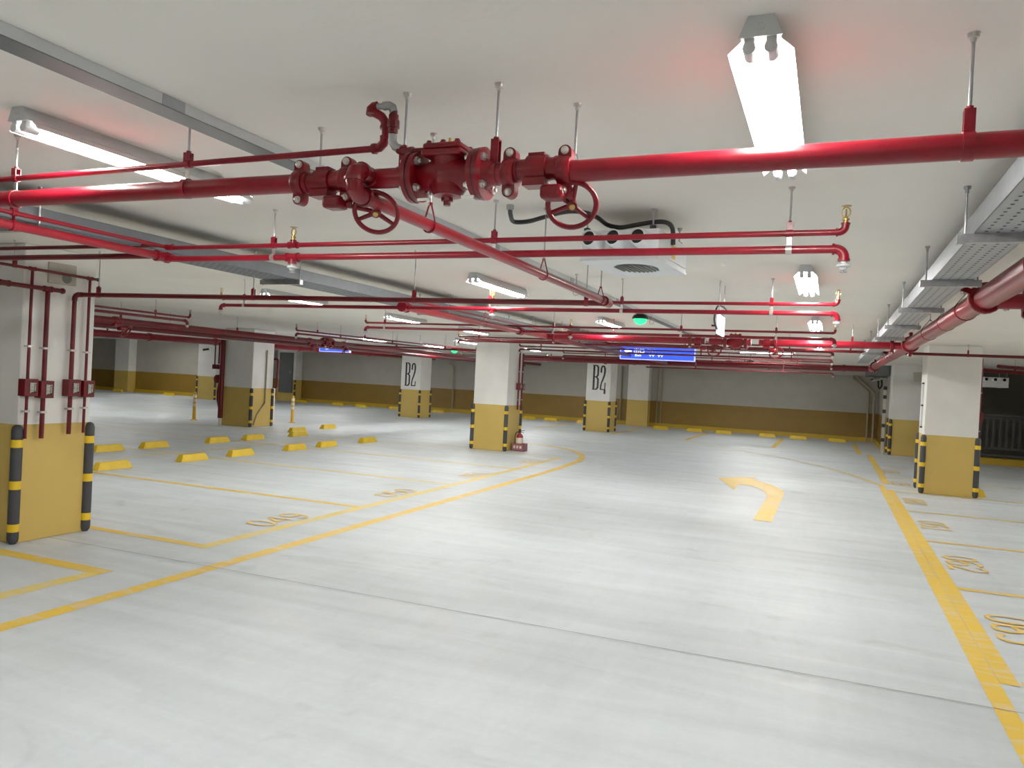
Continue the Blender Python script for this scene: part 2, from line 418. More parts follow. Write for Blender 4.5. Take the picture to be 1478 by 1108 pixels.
def bay_number(txt, x, y, right, up, h=0.30, w=0.20, gap=0.055):
    mb = MB(); n = len(txt); tot = n*w+(n-1)*gap
    for i, ch in enumerate(txt):
        for st in DIG[ch]:
            pts = []
            for (a, b) in st:
                r_ = -tot/2+i*(w+gap)+a*w
                pts.append((x+right[0]*r_+up[0]*b*h, y+right[1]*r_+up[1]*b*h))
            mb.ribbon(pts, 0.042, 0.002)
    mark('bay_number', mb, 'num')
for t, y in (('049',6.56),('050',8.93),('051',11.4),('052',14.0)):
    bay_number(t, -5.09, y, (0,1), (-1,0))
for t, y in (('063',6.43),('062',8.74),('061',11.1),('060',13.5),('059',16.1),('058',18.5)):
    bay_number(t, 1.16, y, (0,-1), (1,0))

# ------------------------------------------------------------------ pillars
def corner_guard(cx, cy, parent, r=0.045, z0=0.0, h=1.0, lbl=None):
    mb = MB()
    cuts = [(0.0,0),(0.10,1),(0.165,0),(0.46,1),(0.53,0),(0.80,1),(0.87,0),(h,0)]
    rr = r
    mb.lathe((cx,cy,z0), (0,0,1), [(0,rr*0.55),(0.025,rr*0.92),(0.05,rr),(0.105,rr)], 14, 0)
    zs = [0.105,0.17,0.46,0.53,0.81,0.875]
    for i in range(5):
        mb.lathe((cx,cy,z0), (0,0,1), [(zs[i],rr*(1.012 if i % 2 == 0 else 1.0)),(zs[i+1],rr*(1.012 if i % 2 == 0 else 1.0))], 14, 1 if i % 2 == 0 else 0)
    mb.lathe((cx,cy,z0), (0,0,1), [(0.875,rr),(h-0.045,rr),(h-0.015,rr*0.8),(h,rr*0.35)], 14, 0)
    return mb.build('corner_guard', ['guard','gyel'], parent)

def pillar(x0, x1, y0, y1, label, guards, name='pillar', top=ZC-0.0015, chamfer=0.0):
    o = MB().box((x0,y0,0), (x1,y1,top)).build(name, 'pillar', smooth=False, bevel=0.012)
    o.data.transform(Matrix.Translation((-(x0+x1)/2, -(y0+y1)/2, 0))); o.location = ((x0+x1)/2, (y0+y1)/2, 0)
    tag(o, label, 'pillar', kind='thing')
    for g in guards:
        gx = x0 if 'w' in g else x1; gy = y0 if 's' in g else y1
        corner_guard(gx, gy, o)
    return o
PL = pillar(-7.05,-6.25,4.42,5.10, 'large white and yellow pillar at the left with four red pipes', ('se','ne'))
PC = pillar(-7.25,-6.45,15.5,16.32, 'middle white and yellow pillar with a fire extinguisher at its foot', ('sw','se','ne'))
PD = pillar(-7.37,-6.56,24.4,25.2, 'white and yellow pillar lettered B2 right of the middle pillar', ('sw','se','ne'))
PE = pillar(-14.35,-13.55,24.4,25.2, 'white and yellow pillar lettered B2 left of the middle pillar', ('sw','se','ne'))
PA = pillar(-14.60,-13.66,15.8,16.6, 'white and yellow pillar with a thick red riser on its left side', ('se','ne'))
PR = pillar(1.52,2.32,14.8,15.6, 'large white and yellow pillar at the right beside the grey fence', ('sw','se','nw'))
PG = pillar(1.62,2.42,23.9,24.8, 'white and yellow pillar behind the right pillar near the far corner', ('sw','nw'))
PW = pillar(-25.48,-24.47,26.0,26.8, 'distant white and yellow pillar with a camera, left of the riser pillar', ('sw','se'))
PP = pillar(-23.9,-22.85,29.3,29.798, 'wall pilaster carrying the dark grey panel', ('se',))
PQ = pillar(-7.2,-6.38,29.35,29.798, 'plain yellow and white wall pilaster right of the lettered pillar', ())
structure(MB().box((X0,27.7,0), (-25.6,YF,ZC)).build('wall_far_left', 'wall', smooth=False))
structure(MB().box((X0,27.6,0), (-25.6,27.7,0.15)).build('baseboard_far_left', 'curb', smooth=False))
PS = pillar(-31.9,-31.0,27.25,27.698, 'far left wall pilaster beyond the first pillar', ())

# big condensed slab letters B2 painted on the two far pillars
def letter_strokes(mb, x, y, z0, w, h, ext=False):
    def stroke(pts, wd):
        P = [Vector((p[0], p[1], 0)) for p in pts]; vs = []
        ws = wd if isinstance(wd, (list, tuple)) else [wd]*len(P)
        for i in range(len(P)):
            a = (P[i]-P[i-1]).normalized() if i > 0 else (P[1]-P[0]).normalized()
            b = (P[i+1]-P[i]).normalized() if i < len(P)-1 else (P[-1]-P[-2]).normalized()
            t = (a+b).normalized(); nn = Vector((-t.y, t.x, 0))
            for sg in (-1, 1):
                q = P[i]+nn*ws[i]/2*sg
                vs.append((x+q.x*w, y, z0+q.y*h))
        fs = [(2*i, 2*i+2, 2*i+3, 2*i+1) for i in range(len(P)-1)]
        mb.add(vs, fs)
    # scaled units: x 0..1 across both letters, y 0..1; widths are in x units so vertical strokes are widest
    stroke([(0.10,0.0),(0.10,1.0)], 0.15)
    stroke([(0.0,0.012),(0.24,0.012)], 0.04); stroke([(0.0,0.988),(0.26,0.988)], 0.04)
    def bowl(yc, hy, xr, wv):
        pts = [(0.12,yc+hy),(0.24,yc+hy),(0.33,yc+hy*0.90),(xr,yc+hy*0.62),(xr,yc),(xr,yc-hy*0.62),(0.33,yc-hy*0.90),(0.24,yc-hy),(0.12,yc-hy)]
        stroke(pts, [0.04,0.045,0.09,wv,wv,wv,0.09,0.045,0.04])
    bowl(0.755,0.235,0.395,0.14); bowl(0.265,0.255,0.405,0.14)
    stroke([(0.62,0.70),(0.625,0.86),(0.67,0.945),(0.755,0.975),(0.84,0.945),(0.885,0.86),(0.89,0.75),(0.86,0.60),(0.76,0.42),(0.67,0.28),(0.625,0.14),(0.62,0.0)],
           [0.13,0.13,0.10,0.06,0.10,0.145,0.145,0.13,0.11,0.10,0.11,0.12])
    stroke([(0.58,0.02),(0.96,0.02)], 0.045)
    stroke([(0.935,0.0),(0.935,0.21 if not ext else 0.30)], 0.085)
    if ext: stroke([(0.93,0.03),(0.93,-0.16)], 0.14)
mb = MB(); letter_strokes(mb, -14.19, 24.397, 1.13, 0.46, 0.83); mb.build('painted_letters', 'letter', PE, smooth=False)['label'] = 'tall black letters B2'
mb = MB(); letter_strokes(mb, -7.17, 24.397, 1.36, 0.46, 0.80, True); mb.build('painted_letters', 'letter', PD, smooth=False)['label'] = 'tall black letters B2 with a dripping tail'

# ------------------------------------------------------------------ light fittings
def make_light():
    root = empty('fluorescent_light', (0,0,ZC))
    L_ = 1.22; z = ZC
    tr = [(-0.030,0),(0.030,0),(0.048,-0.05),(-0.048,-0.05)]
    MB().prism(tr, (0,0,z), (1,0,0), (0,0,1), (0,1,0), L_).build('housing', 'greymetal', root, smooth=False)
    for y in (-0.002, L_+0.002):
        e = MB().prism([(-0.031,0),(0.031,0),(0.052,-0.052),(-0.052,-0.052)], (0,y-0.003,z), (1,0,0), (0,0,1), (0,1,0), 0.006).build('end_plate', 'greymetal', root, smooth=False)
        MB().ring((0,y-0.004 if y < 0 else y+0.004,z-0.026), (0,1,0), 0.0085, 0.011, 0.002, 16).build('knockout', 'cap', e)
    for s in (-1, 1):
        MB().add([(s*0.046,0.02,z-0.050),(s*0.079,0.02,z-0.080),(s*0.079,L_-0.02,z-0.080),(s*0.046,L_-0.02,z-0.050)], [(0,1,2,3)]).build('reflector_wing', 'whitemetal', root, smooth=False)
        t = MB().tube([(s*0.026,0.055,z-0.076),(s*0.026,L_-0.055,z-0.076)], 0.0135, 10).build('tube', 'tube', root)
        for y0, y1 in ((0.0,0.058),(L_-0.058,L_)):
            MB().cyl((s*0.026,y0,z-0.076), (s*0.026,y1,z-0.076), 0.0165, 10).build('tube_end', 'cap', t)
        MB().box((s*0.026-0.012,0.004,z-0.076),(s*0.026+0.012,0.022,z-0.05)).build('lampholder', 'cap', root, smooth=False)
    return root
LIGHTS = [  # x, y start, rotation, label
    (-0.20,1.98,0,'large fluorescent light in front, above the red valve pipe'),
    (-0.20,5.93,0,'second fluorescent light of the right row, above the sprinkler pipe ends'),
    (-0.20,9.92,0,'third fluorescent light of the right row'),
    (-0.20,14.0,0,'fourth fluorescent light of the right row, just above the red main'),
    (-2.86,1.97,0,'long fluorescent light at upper left beside the grey tray'),
    (-2.98,6.22,0,'fluorescent light left of the ceiling jet fan'),
    (-3.00,10.45,0,'fluorescent light behind the green lamp, left of it'),
    (-6.33,7.45,0,'fluorescent light half hidden by pipes under the wide grey tray'),
    (-6.44,10.43,0,'fluorescent light between the wide tray and the upper sprinkler pair'),
    (-6.38,12.9,0,'fluorescent light above the middle pillar pipes'),
    (-8.60,17.2,0,'fluorescent light left of the middle pillar top'),
    (-8.10,20.6,0,'far fluorescent light right of the middle pillar top'),
    (-11.25,20.4,0,'far fluorescent light beside the small green lamp'),
    (-11.66,17.65,0,'fluorescent light above the distant valve cluster'),
    (-1.95,18.1,-PI/2,'crosswise fluorescent light seen bright above the far pipes'),
    (-1.95,21.8,-PI/2,'crosswise fluorescent light furthest back on the right'),
    (-3.0,25.6,-PI/2,'added unseen crosswise fluorescent light above the far wall bays, right'),  # crosswise row added out of view to brighten the far wall
    (-10.4,25.6,-PI/2,'added unseen crosswise fluorescent light above the far wall bays, middle'),
    (-18.6,25.6,-PI/2,'added unseen crosswise fluorescent light above the far wall bays, left'),
    (-26.0,20.0,0,'added unseen fluorescent light far at left behind the large left pillar'),  # out-of-view fitting added to lift the dark far left wall
    (-27.0,25.0,0,'added fluorescent fill light in the far left corner'),  # added to light the far left wall
    (-18.6,15.4,0,'fluorescent light at far left over the riser pipes'),
    (-0.20,-2.0,0,'added unseen fluorescent light behind the viewer on the right row'),  # fittings behind the camera, added for their light
    (-3.00,-2.0,0,'added unseen fluorescent light behind the viewer on the left row'),
    (4.6,4.0,0,'nearest added unseen fluorescent light over the right bays'),  # right bay fittings added out of frame for their light
    (4.6,9.5,0,'second added unseen fluorescent light over the right bays'),
    (4.6,14.5,0,'third added unseen fluorescent light over the right bays'),
    (-10.2,4.6,0,'added unseen fluorescent light behind the large left pillar'),  # added out of sight to light the left bays
    (-17.5,20.6,0,'added unseen fluorescent light behind the riser pillar'),  # added out of sight to light the left hall
    (-22.5,17.0,0,'added unseen fluorescent light beyond the yellow posts'),  # another unseen fitting added for light in the left hall
]
first = make_light()
for i, (x, y, rz, lb) in enumerate(LIGHTS):
    o = first if i == 0 else copy_tree(first)
    o.location = (x, y, ZC); o.rotation_euler = (0, 0, rz)
    tag(o, lb, 'light', 'fluorescent ceiling lights')

# ------------------------------------------------------------------ pipe parts
def hanger(parent, x, y, zpipe, r, axis, red=True, rod_r=0.0045, drop=0.055, mat='galv', clev=False):
    """threaded rod from the ceiling with a clamp around the pipe"""
    top = zpipe+r+drop
    rd = MB().cyl((x,y,top-0.006), (x,y,ZC), rod_r, 8).build('hanger_rod', mat, parent)
    MB().lathe((x,y,ZC-0.022), (0,0,1), [(0,0.007),(0.010,0.008),(0.0105,0.013),(0.018,0.014),(0.022,0.016)], 10).build('ceiling_anchor', 'bolt', rd)
    cm = MB()
    ax = Vector(axis)
    side = Vector((-ax.y, ax.x, 0))
    if clev:
        c = Vector((x,y,zpipe)); up = Vector((0,0,1))
        pts = [c+up*(r+drop)+side*0.004]+[c+side*((r+0.004)*math.cos(a))+up*((r+0.004)*math.sin(a)) for a in [PI*0.18-i*(PI*1.36)/14 for i in range(15)]]+[c+up*(r+drop)-side*0.004]
        cm.tube(pts, 0.0035, 6)
        cm.cyl(c+up*(r+drop-0.008), c+up*(r+drop+0.004), 0.009, 6)
    else:
        cm.ring((x,y,zpipe), axis, r, r+0.0035, 0.028, 24)
        for s in (-1, 1):
            c = Vector((x,y,zpipe+r+drop*0.5))+side*s*0.011
            cm.obox(c, ax, side, (0,0,1), (0.013,0.0018,drop*0.5))
        cm.obox((x,y,zpipe+r+drop-0.002), ax, side, (0,0,1), (0.013,0.013,0.002))
        cm.lathe((x,y,zpipe+r+drop), (0,0,1), [(0,0.009),(0.008,0.009)], 6)
    cm.build('pipe_clamp', 'red' if red else mat, rd)
    return rd

def sprinkler(parent, x, y, z, up=True, dark=False):
    """head at the end of a fitting: upright brass frame, or pendent with a flat rosette"""
    if up:
        h = MB().lathe((x,y,z), (0,0,1), [(0,0.011),(0.012,0.011),(0.013,0.015),(0.02,0.015),(0.022,0.009),(0.028,0.008)], 10)
        h.torus((x,y,z+0.048), (0,1,0), 0.0165, 0.0028, 20, 6, sq=1.3)
        h.cyl((x,y,z+0.028), (x,y,z+0.062), 0.0035, 8)
        hd = h.build('sprinkler_head', 'black' if dark else 'brass', parent)
        MB().lathe((x,y,z+0.072), (0,0,1), [(0,0.004),(0.002,0.021),(0.004,0.022),(0.0045,0.006)], 14).build('deflector', 'black' if dark else 'brass', hd)
    else:
        hd = MB().lathe((x,y,z), (0,0,-1), [(0,0.014),(0.012,0.014),(0.014,0.026),(0.018,0.030),(0.026,0.029),(0.03,0.018),(0.040,0.012)], 14).build('sprinkler_head', 'greymetal', parent)
        MB().lathe((x,y,z-0.040), (0,0,-1), [(0,0.003),(0.008,0.003),(0.009,0.016),(0.011,0.016)], 12).build('deflector', 'galv', hd)
    return hd

def elbow_pts(p, axis, up, rb):
    """pipe end at p turning from axis to up with bend radius rb"""
    p, a, u = Vector(p), Vector(axis), Vector(up)
    c = p-a*rb+u*rb
    return [c+a*rb*math.sin(t)-u*rb*math.cos(t) for t in [PI/2*i/6 for i in range(7)]]

def pipe_run(label, p0, p1, r, hangers=(), sprk=(), end0=None, end1=None, up=True, mat='red', cat='pipe', name='sprinkler_pipe', clamp_mat=True, group=None, links=(), zlink=None, rod_mat='galv', dark=False, drop=0.055, n=12):
    """one straight pipe with its fittings. hangers / sprk: distances given as the coordinate along the main axis"""
    p0, p1 = Vector(p0), Vector(p1)
    ax = (p1-p0).normalized()
    u = Vector((0,0,1 if up else -1))
    rb = r*2.0
    q0, q1 = p0.copy(), p1.copy()
    o = MB()
    if end0: q0 = p0+ax*rb
    if end1: q1 = p1-ax*rb
    o.tube([q0, q1], r, n)
    ob = o.build(name, mat)
    ob.data.transform(Matrix.Translation(-p0)); ob.location = p0
    tag(ob, label, cat, group)
    main = 0 if abs(ax.x) > abs(ax.y) else 1
    def at(c):
        t = (c-p0[main])/(p1[main]-p0[main]); return p0+(p1-p0)*t
    for e, pt, d in ((end0, p0, -ax), (end1, p1, ax)):
        if not e: continue
        pts = elbow_pts(pt, d, u, rb)
        mbb = MB().tube([pts[0]-d*0.004]+pts+[pts[-1]+u*r*0.8], r*1.18, n)
        mbb.ring(pts[0]-d*r*0.4, d, r*1.0, r*1.38, r*0.55, n)
        mbb.ring(pts[-1]+u*r*0.6, u, r*0.9, r*1.38, r*0.55, n)
        mbb.build('elbow', mat, ob)
        if e == 'head': 
            tp = pts[-1]+u*r*0.8
            sprinkler(ob, tp.x, tp.y, tp.z, up, dark)
    for c in sprk:
        pt = at(c)
        mbb = MB().tube([pt-ax*r*2.1, pt+ax*r*2.1], r*1.22, n)
        for s in (-1, 1): mbb.ring(pt+ax*r*2.0*s, ax, r, r*1.45, r*0.6, n)
        mbb.tube([pt, pt+u*r*2.0], r*1.1, n); mbb.ring(pt+u*r*1.8, u, r*0.8, r*1.35, r*0.6, n)
        mbb.build('tee', mat, ob)
        tp = pt+u*r*2.0
        sprinkler(ob, tp.x, tp.y, tp.z, up, dark)
    for c in hangers:
        pt = at(c)
        hanger(ob, pt.x, pt.y, pt.z, r, (ax.x, ax.y, 0), clamp_mat, mat=rod_mat, drop=drop)
    for c in links:
        pt = at(c)
        lk = MB().ring(pt, ax, r, r+0.003, 0.026, 20)
        lk.obox((pt.x,pt.y,(pt.z+r+zlink)/2), (ax.x,ax.y,0), (-ax.y,ax.x,0), (0,0,1), (0.010,0.002,(zlink-pt.z-r)/2))
        lk.build('link_strap', 'bolt' if mat == 'red' else mat, ob)
    return ob

def fitting(parent, p, ax, r, L_=0.05, k=1.25, mat='red', name='socket'):
    p, ax = Vector(p), Vector(ax).normalized()
    mb = MB().tube([p-ax*L_/2, p+ax*L_/2], r*k, 14)
    for s in (-1, 1): mb.ring(p+ax*L_*0.45*s, ax, r*0.9, r*(k+0.18), L_*0.2, 16)
    return mb.build(name, mat, parent)

def coupling(parent, p, ax, r, bolt_up=(0,0,1), mat='red2', w=0.042):
    """grooved two-bolt coupling: split ring with two eared lugs"""
    p, ax, u = Vector(p), Vector(ax).normalized(), Vector(bolt_up).normalized()
    v = ax.cross(u).normalized()
    mb = MB().lathe(p-ax*w/2, ax, [(0,r*1.02),(0.001,r*1.30),(w*0.15,r*1.40),(w*0.85,r*1.40),(w-0.001,r*1.30),(w,r*1.02)], 20)
    er = 0.017+r*0.12
    for s in (-1, 1):
        c = p+u*s*r*1.62
        poly = [(-w*0.5,-s*r*0.5),(w*0.5,-s*r*0.5)]+[(er*math.cos(a), s*(r*0.10+er*math.sin(a))) for a in [PI*k/8 for k in range(9)]]
        if s < 0: poly = poly[::-1]
        mb.prism(poly, c-v*0.017, ax, u, v, 0.034)
    o = mb.build('coupling', mat, parent)
    for s in (-1, 1):
        c = p+u*s*(r*1.72+er*0.2)
        for d in (-1, 1):
            MB().lathe(c+v*d*0.017, v*d, [(0,0.0125),(0.003,0.0125),(0.004,0.0100),(0.009,0.0098),(0.012,0.007),(0.013,0.003)], 14).build('bolt', 'bolt', o)
    return o

# ------------------------------------------------------------------ the valve line overhead (Y = 2.22)
YV, ZV, RV = 2.22, 2.243, 0.033
AX = Vector((1,0,0)); AY = Vector((0,1,0)); AZ = Vector((0,0,1))
o = pipe_run('thick red main pipe at left, running into the left coupling', (-6.6,YV,ZV+0.02), (-1.74,YV,ZV), RV, name='main_pipe', n=20)
# rings of the double clips that tie it under the thin pipe
for x in (-3.22,-2.27):
    lk = MB().ring((x,YV,ZV+0.005), AX, RV, RV+0.004, 0.026, 24)
    lk.obox((x,YV,ZV+0.052), AX, AY, AZ, (0.009,0.002,0.022), 1)
    lk.build('clip', ['red','bolt'], o)
coupling(o, (-1.745,YV,ZV), AX, RV)
o = pipe_run('thick red main pipe crossing right from the valves to the frame edge', (-0.765,YV,ZV-0.012), (3.4,YV,ZV+0.012), RV, hangers=(0.29,2.3), name='main_pipe', n=20, drop=0.06)
coupling(o, (-0.77,YV,ZV-0.012), AX, RV)
o = pipe_run('short red pipe with the tee left of the big valve body', (-1.56,YV,ZV), (-1.30,YV,ZV), RV, name='main_pipe', hangers=(-1.335,), n=20, drop=0.065)
coupling(o, (-1.55,YV,ZV), AX, RV)
# elbow of the branch that leaves forward of the main and turns to run back
XB = -1.45
te = MB().tube([(XB,YV,ZV),(XB,YV-0.035,ZV+0.002)], 0.029, 16)
te.ring((XB,YV-0.03,ZV), AY, 0.026, 0.033, 0.012, 18)
te.build('tee', 'red2', o)
o = pipe_run('short red pipe right of the big valve body', (-1.03,YV,ZV-0.006), (-0.94,YV,ZV-0.008), RV, name='main_pipe', hangers=(-1.005,), n=20, drop=0.075)
coupling(o, (-0.95,YV,ZV-0.008), AX, RV)

def gate_valve(label, cx, wheel, gear_x, mirror=1):
    """geared valve: barrel, gearbox low in front, shaft, three spoke wheel"""
    root = empty('geared_valve', (cx,YV,ZV), label, 'valve')
    b = MB().lathe((cx-0.082,YV,ZV), AX, [(0,0.031),(0.001,0.037),(0.020,0.037),(0.021,0.033),(0.05,0.034),(0.052,0.043),(0.085,0.045),(0.115,0.043),(0.117,0.035),(0.14,0.034),(0.141,0.038),(0.163,0.038),(0.164,0.031)], 20)
    b.obox((cx,YV,ZV+0.041), AX, AY, AZ, (0.026,0.022,0.006))
    b.obox((cx,YV-0.01,ZV-0.045), AX, AY, AZ, (0.036,0.028,0.012))
    b.build('valve_body', 'red2', root)
    gx = cx+gear_x
    g = MB().obox((gx,YV-0.022,ZV-0.080), AX, AY, AZ, (0.036,0.032,0.022))
    g.build('gearbox', 'red2', root, bevel=0.012)
    w = Vector(wheel)
    axis = Vector((0.30,-0.74,-0.60)).normalized()
    d, u, v = basis(axis)
    sh = MB().cyl(Vector((gx,YV+0.0,ZV-0.078)), w+axis*(-0.006), 0.008, 10)
    sh.cyl(Vector((gx+0.02,YV+0.0,ZV-0.076)), Vector((gx+0.05,YV+0.01,ZV-0.078)), 0.016, 12)
    sh.build('shaft', 'red2', root)
    R = 0.074
    hw = MB().torus(w, axis, R, 0.0085, 36, 10)
    hw.cyl(w-axis*0.014, w+axis*0.010, 0.016, 14)
    for k in range(3):
        a = PI/2+2*PI*k/3+0.1
        e = u*math.cos(a)+v*math.sin(a)
        hw.tube([w+e*0.010, w+e*R], [0.0085,0.0070], 8)
    wh = hw.build('handwheel', 'red2', root)
    MB().cyl(w+axis*0.010, w+axis*0.016, 0.009, 12).build('wheel_nut', 'brass', wh)
    return root
GV1 = gate_valve('red geared valve with handwheel left of the big valve body', -1.645, (-1.462,YV+0.045,ZV-0.102), 0.062)
GV2 = gate_valve('red geared valve with handwheel right of the big valve body', -0.86, (-0.758,YV+0.04,ZV-0.104), 0.062)

def alarm_valve():
    cx, cz = -1.168, ZV-0.004
    root = empty('alarm_valve', (cx,YV,ZV), 'bulky red flanged valve body with square bolted cover, overhead', 'valve')
    b = MB().lathe((cx-0.105,YV,cz), AX, [(0,0.040),(0.04,0.046),(0.07,0.058),(0.105,0.062),(0.14,0.058),(0.17,0.046),(0.21,0.040)], 24)
    b.lathe((cx,YV,cz-0.072), AZ, [(0,0.02),(0.006,0.046),(0.03,0.060),(0.075,0.060),(0.10,0.056),(0.128,0.060)], 24)
    b.build('valve_body', 'red2', root)
    c = MB().obox((cx,YV,cz+0.062), AX, AY, AZ, (0.070,0.066,0.011)).obox((cx,YV,cz+0.083), AX, AY, AZ, (0.067,0.063,0.010))
    cv = c.build('cover', 'red2', root, bevel=0.008)
    for sx in (-1,0,1):
        for sy in (-1,1):
            MB().lathe((cx+sx*0.05,YV+sy*0.046,cz+0.092), AZ, [(0,0.011),(0.004,0.011),(0.005,0.008),(0.010,0.008)], 6).build('bolt', 'red2', cv)
    MB().lathe((cx,YV,cz+0.092), AZ, [(0,0.014),(0.008,0.014),(0.009,0.005),(0.030,0.005)], 10).build('pin', 'brass', cv)
    MB().lathe((cx,YV,cz-0.072), -AZ, [(0,0.020),(0.010,0.020),(0.011,0.012),(0.024,0.012)], 8).build('drain_plug', 'red2', root)
    for s in (-1, 1):
        f0 = cx+s*0.098
        a = MB().cyl((f0,YV,cz), (f0+s*0.016,YV,cz), 0.080, 28)
        a.cyl((f0+s*0.021,YV,cz), (f0+s*0.037,YV,cz), 0.082, 28)
        a.lathe((f0+s*0.037,YV,cz), AX*s, [(0,0.052),(0.02,0.038),(0.03,0.036)], 20)
        fl = a.build('flange', 'red2', root)
        MB().cyl((f0+s*0.015,YV,cz), (f0+s*0.022,YV,cz), 0.079, 28).build('gasket', 'black', fl)
        for k in range(4):
            an = PI/4+PI/2*k
            y, z = YV+0.060*math.cos(an), cz+0.060*math.sin(an)
            bb = MB().lathe((f0,y,z), -AX*s, [(0,0.0135),(0.010,0.0135),(0.011,0.007),(0.020,0.007)], 6)
            bb.lathe((f0+s*0.037,y,z), AX*s, [(0,0.0135),(0.010,0.0135),(0.011,0.007),(0.018,0.007)], 6)
            bb.build('bolt', 'bolt', fl)
    for tx, ty in ((-0.075,-0.02),(0.088,-0.03)): MB().obox((cx+tx,YV+ty,cz-0.077), AX, AY, AZ, (0.022,0.004,0.0035)).build('tag_plate', 'bolt', root)
    return root
AV = alarm_valve()

# thin pipe above the main with the loop up and over to the valve cover
def loop_pipe():
    zt = 2.345
    root = empty('bypass_pipe', (-2.6,YV,zt), 'thin red pipe above the main with a grey elbowed loop', 'pipe')
    MB().tube([(-6.6,YV,zt-0.03),(-1.445,YV,zt)], 0.0115, 12).build('pipe', 'red', root)
    e = MB().tube([(-1.455,YV,zt),(-1.432,YV,zt+0.003),(-1.417,YV,zt+0.016),(-1.412,YV,zt+0.036)], 0.0155, 12)
    e.ring((-1.452,YV,zt), AX, 0.012, 0.018, 0.012, 16); e.ring((-1.412,YV,zt+0.034), AZ, 0.012, 0.018, 0.010, 16)
    e.build('elbow', 'red2', root)
    MB().tube([(-1.412,YV,zt+0.03),(-1.414,YV,zt+0.075)], 0.0115, 12).build('pipe', 'red2', root)
    e = MB().tube([(-1.414,YV,zt+0.064),(-1.416,YV,zt+0.088),(-1.427,YV-0.004,zt+0.104),(-1.445,YV-0.012,zt+0.114),(-1.458,YV-0.02,zt+0.120)], 0.0155, 12)
    e.ring((-1.414,YV,zt+0.068), AZ, 0.012, 0.0185, 0.010, 16)
    e.build('elbow', 'red2', root)
    e = MB().tube([(-1.456,YV-0.028,zt+0.106),(-1.458,YV-0.024,zt+0.124),(-1.450,YV-0.018,zt+0.135),(-1.437,YV-0.018,zt+0.136)], 0.0155, 12)
    e.build('elbow', 'red2', root)
    MB().tube([(-1.446,YV-0.018,zt+0.134),(-1.410,YV-0.018,zt+0.133)], 0.0105, 12).build('nipple', 'galv', root)
    e = MB().tube([(-1.412,YV-0.018,zt+0.133),(-1.392,YV-0.018,zt+0.133),(-1.378,YV-0.018,zt+0.126),(-1.372,YV-0.018,zt+0.108)], 0.0145, 12)
    e.build('elbow', 'galv', root)
    un = MB().tube([(-1.372,YV-0.018,zt+0.108),(-1.372,YV-0.018,zt+0.030)], 0.0115, 12)
    un.ring((-1.372,YV-0.018,zt+0.070), AZ, 0.010, 0.0215, 0.024, 8); un.ring((-1.372,YV-0.018,zt+0.050), AZ, 0.010, 0.0165, 0.016, 8); un.ring((-1.372,YV-0.018,zt+0.092), AZ, 0.010, 0.0165, 0.018, 12)
    un.build('union', 'dred', root)
    e = MB().tube([(-1.372,YV-0.018,zt+0.036),(-1.372,YV-0.018,zt+0.014),(-1.362,YV-0.016,zt-0.004),(-1.344,YV-0.012,zt-0.012)], 0.0145, 12)
    e.build('elbow', 'galv', root)
    p = MB().tube([(-1.352,YV-0.013,zt-0.012),(-1.336,YV-0.010,zt-0.019),(-1.312,YV-0.006,zt-0.021),(-1.235,YV,zt-0.019)], [0.014,0.016,0.012,0.010], 12)
    p.ring((-1.305,YV-0.006,zt-0.021), AX, 0.01, 0.0165, 0.014, 10)
    p.build('pipe', 'dred', root)
    for x in (-3.22,-2.27):
        z = zt-0.03*(x+1.445)/(-6.6+1.445)
        hanger(root, x, YV, z, 0.0115, AX, drop=0.03)
    return root
loop_pipe()

# branch running back from the valve tee
br = empty('branch_pipe', (XB,3.7,2.17), 'red branch pipe running back from the valve tee toward the jet fan', 'pipe')
e = MB().tube([(XB,YV-0.02,ZV+0.004),(XB,YV-0.075,ZV+0.004),(XB-0.001,YV-0.102,ZV-0.004),(XB-0.001,YV-0.112,ZV-0.026),(XB-0.001,YV-0.106,ZV-0.052),(XB-0.001,YV-0.080,ZV-0.070),(XB,YV-0.045,ZV-0.072)], 0.029, 18)
e.ring((XB,YV-0.072,ZV+0.004), AY, 0.026, 0.034, 0.014, 18); e.ring((XB,YV-0.05,ZV-0.072), AY, 0.024, 0.034, 0.016, 18); e.ring((XB,YV-0.111,ZV-0.028), AZ, 0.026, 0.033, 0.010, 18)
e.build('elbow', 'red2', br)
MB().tube([(XB,YV-0.06,ZV-0.072),(XB,5.18,2.155)], 0.0235, 18).build('pipe', 'red', br)
e = MB().tube([(XB,5.12,2.156),(XB,5.24,2.152)], 0.031, 16); e.ring((XB,5.12,2.156), AY, 0.024, 0.036, 0.02, 18)
e.build('end_tee', 'red', br)
for y in (2.62,3.90,5.02):
    hanger(br, XB, y, 2.171-(y-2.2)*0.0056, 0.0235, AY, red=True, clev=True, drop=0.06)

# empty hangers left for later pipes
def spare_hanger(x, y, zb, label):
    r = empty('spare_hanger', (x,y,ZC), label, 'hanger')
    MB().cyl((x,y,zb+0.05), (x,y,ZC), 0.0045, 8).build('hanger_rod', 'galv', r)
    MB().lathe((x,y,ZC-0.022), AZ, [(0,0.007),(0.010,0.008),(0.0105,0.013),(0.018,0.014),(0.022,0.016)], 10).build('ceiling_anchor', 'bolt', r)
    c = Vector((x,y,zb)); pts = [c+AZ*0.052+AX*0.006]+[c+AX*(0.026*math.cos(a))+AZ*(0.026*math.sin(a)+0.01) for a in [PI*0.30-i*(PI*1.6)/14 for i in range(15)]]+[c+AZ*0.052-AX*0.006]
    MB().tube(pts, 0.003, 6).build('clevis_ring', 'galv', r)
spare_hanger(-1.85,2.46,2.29,'steel hanger with empty ring behind the left geared valve')
spare_hanger(-0.82,2.45,2.30,'steel hanger behind the right end coupling')
spare_hanger(-2.05,6.34,2.35,'steel hanger with empty ring left of the branch pipe end')
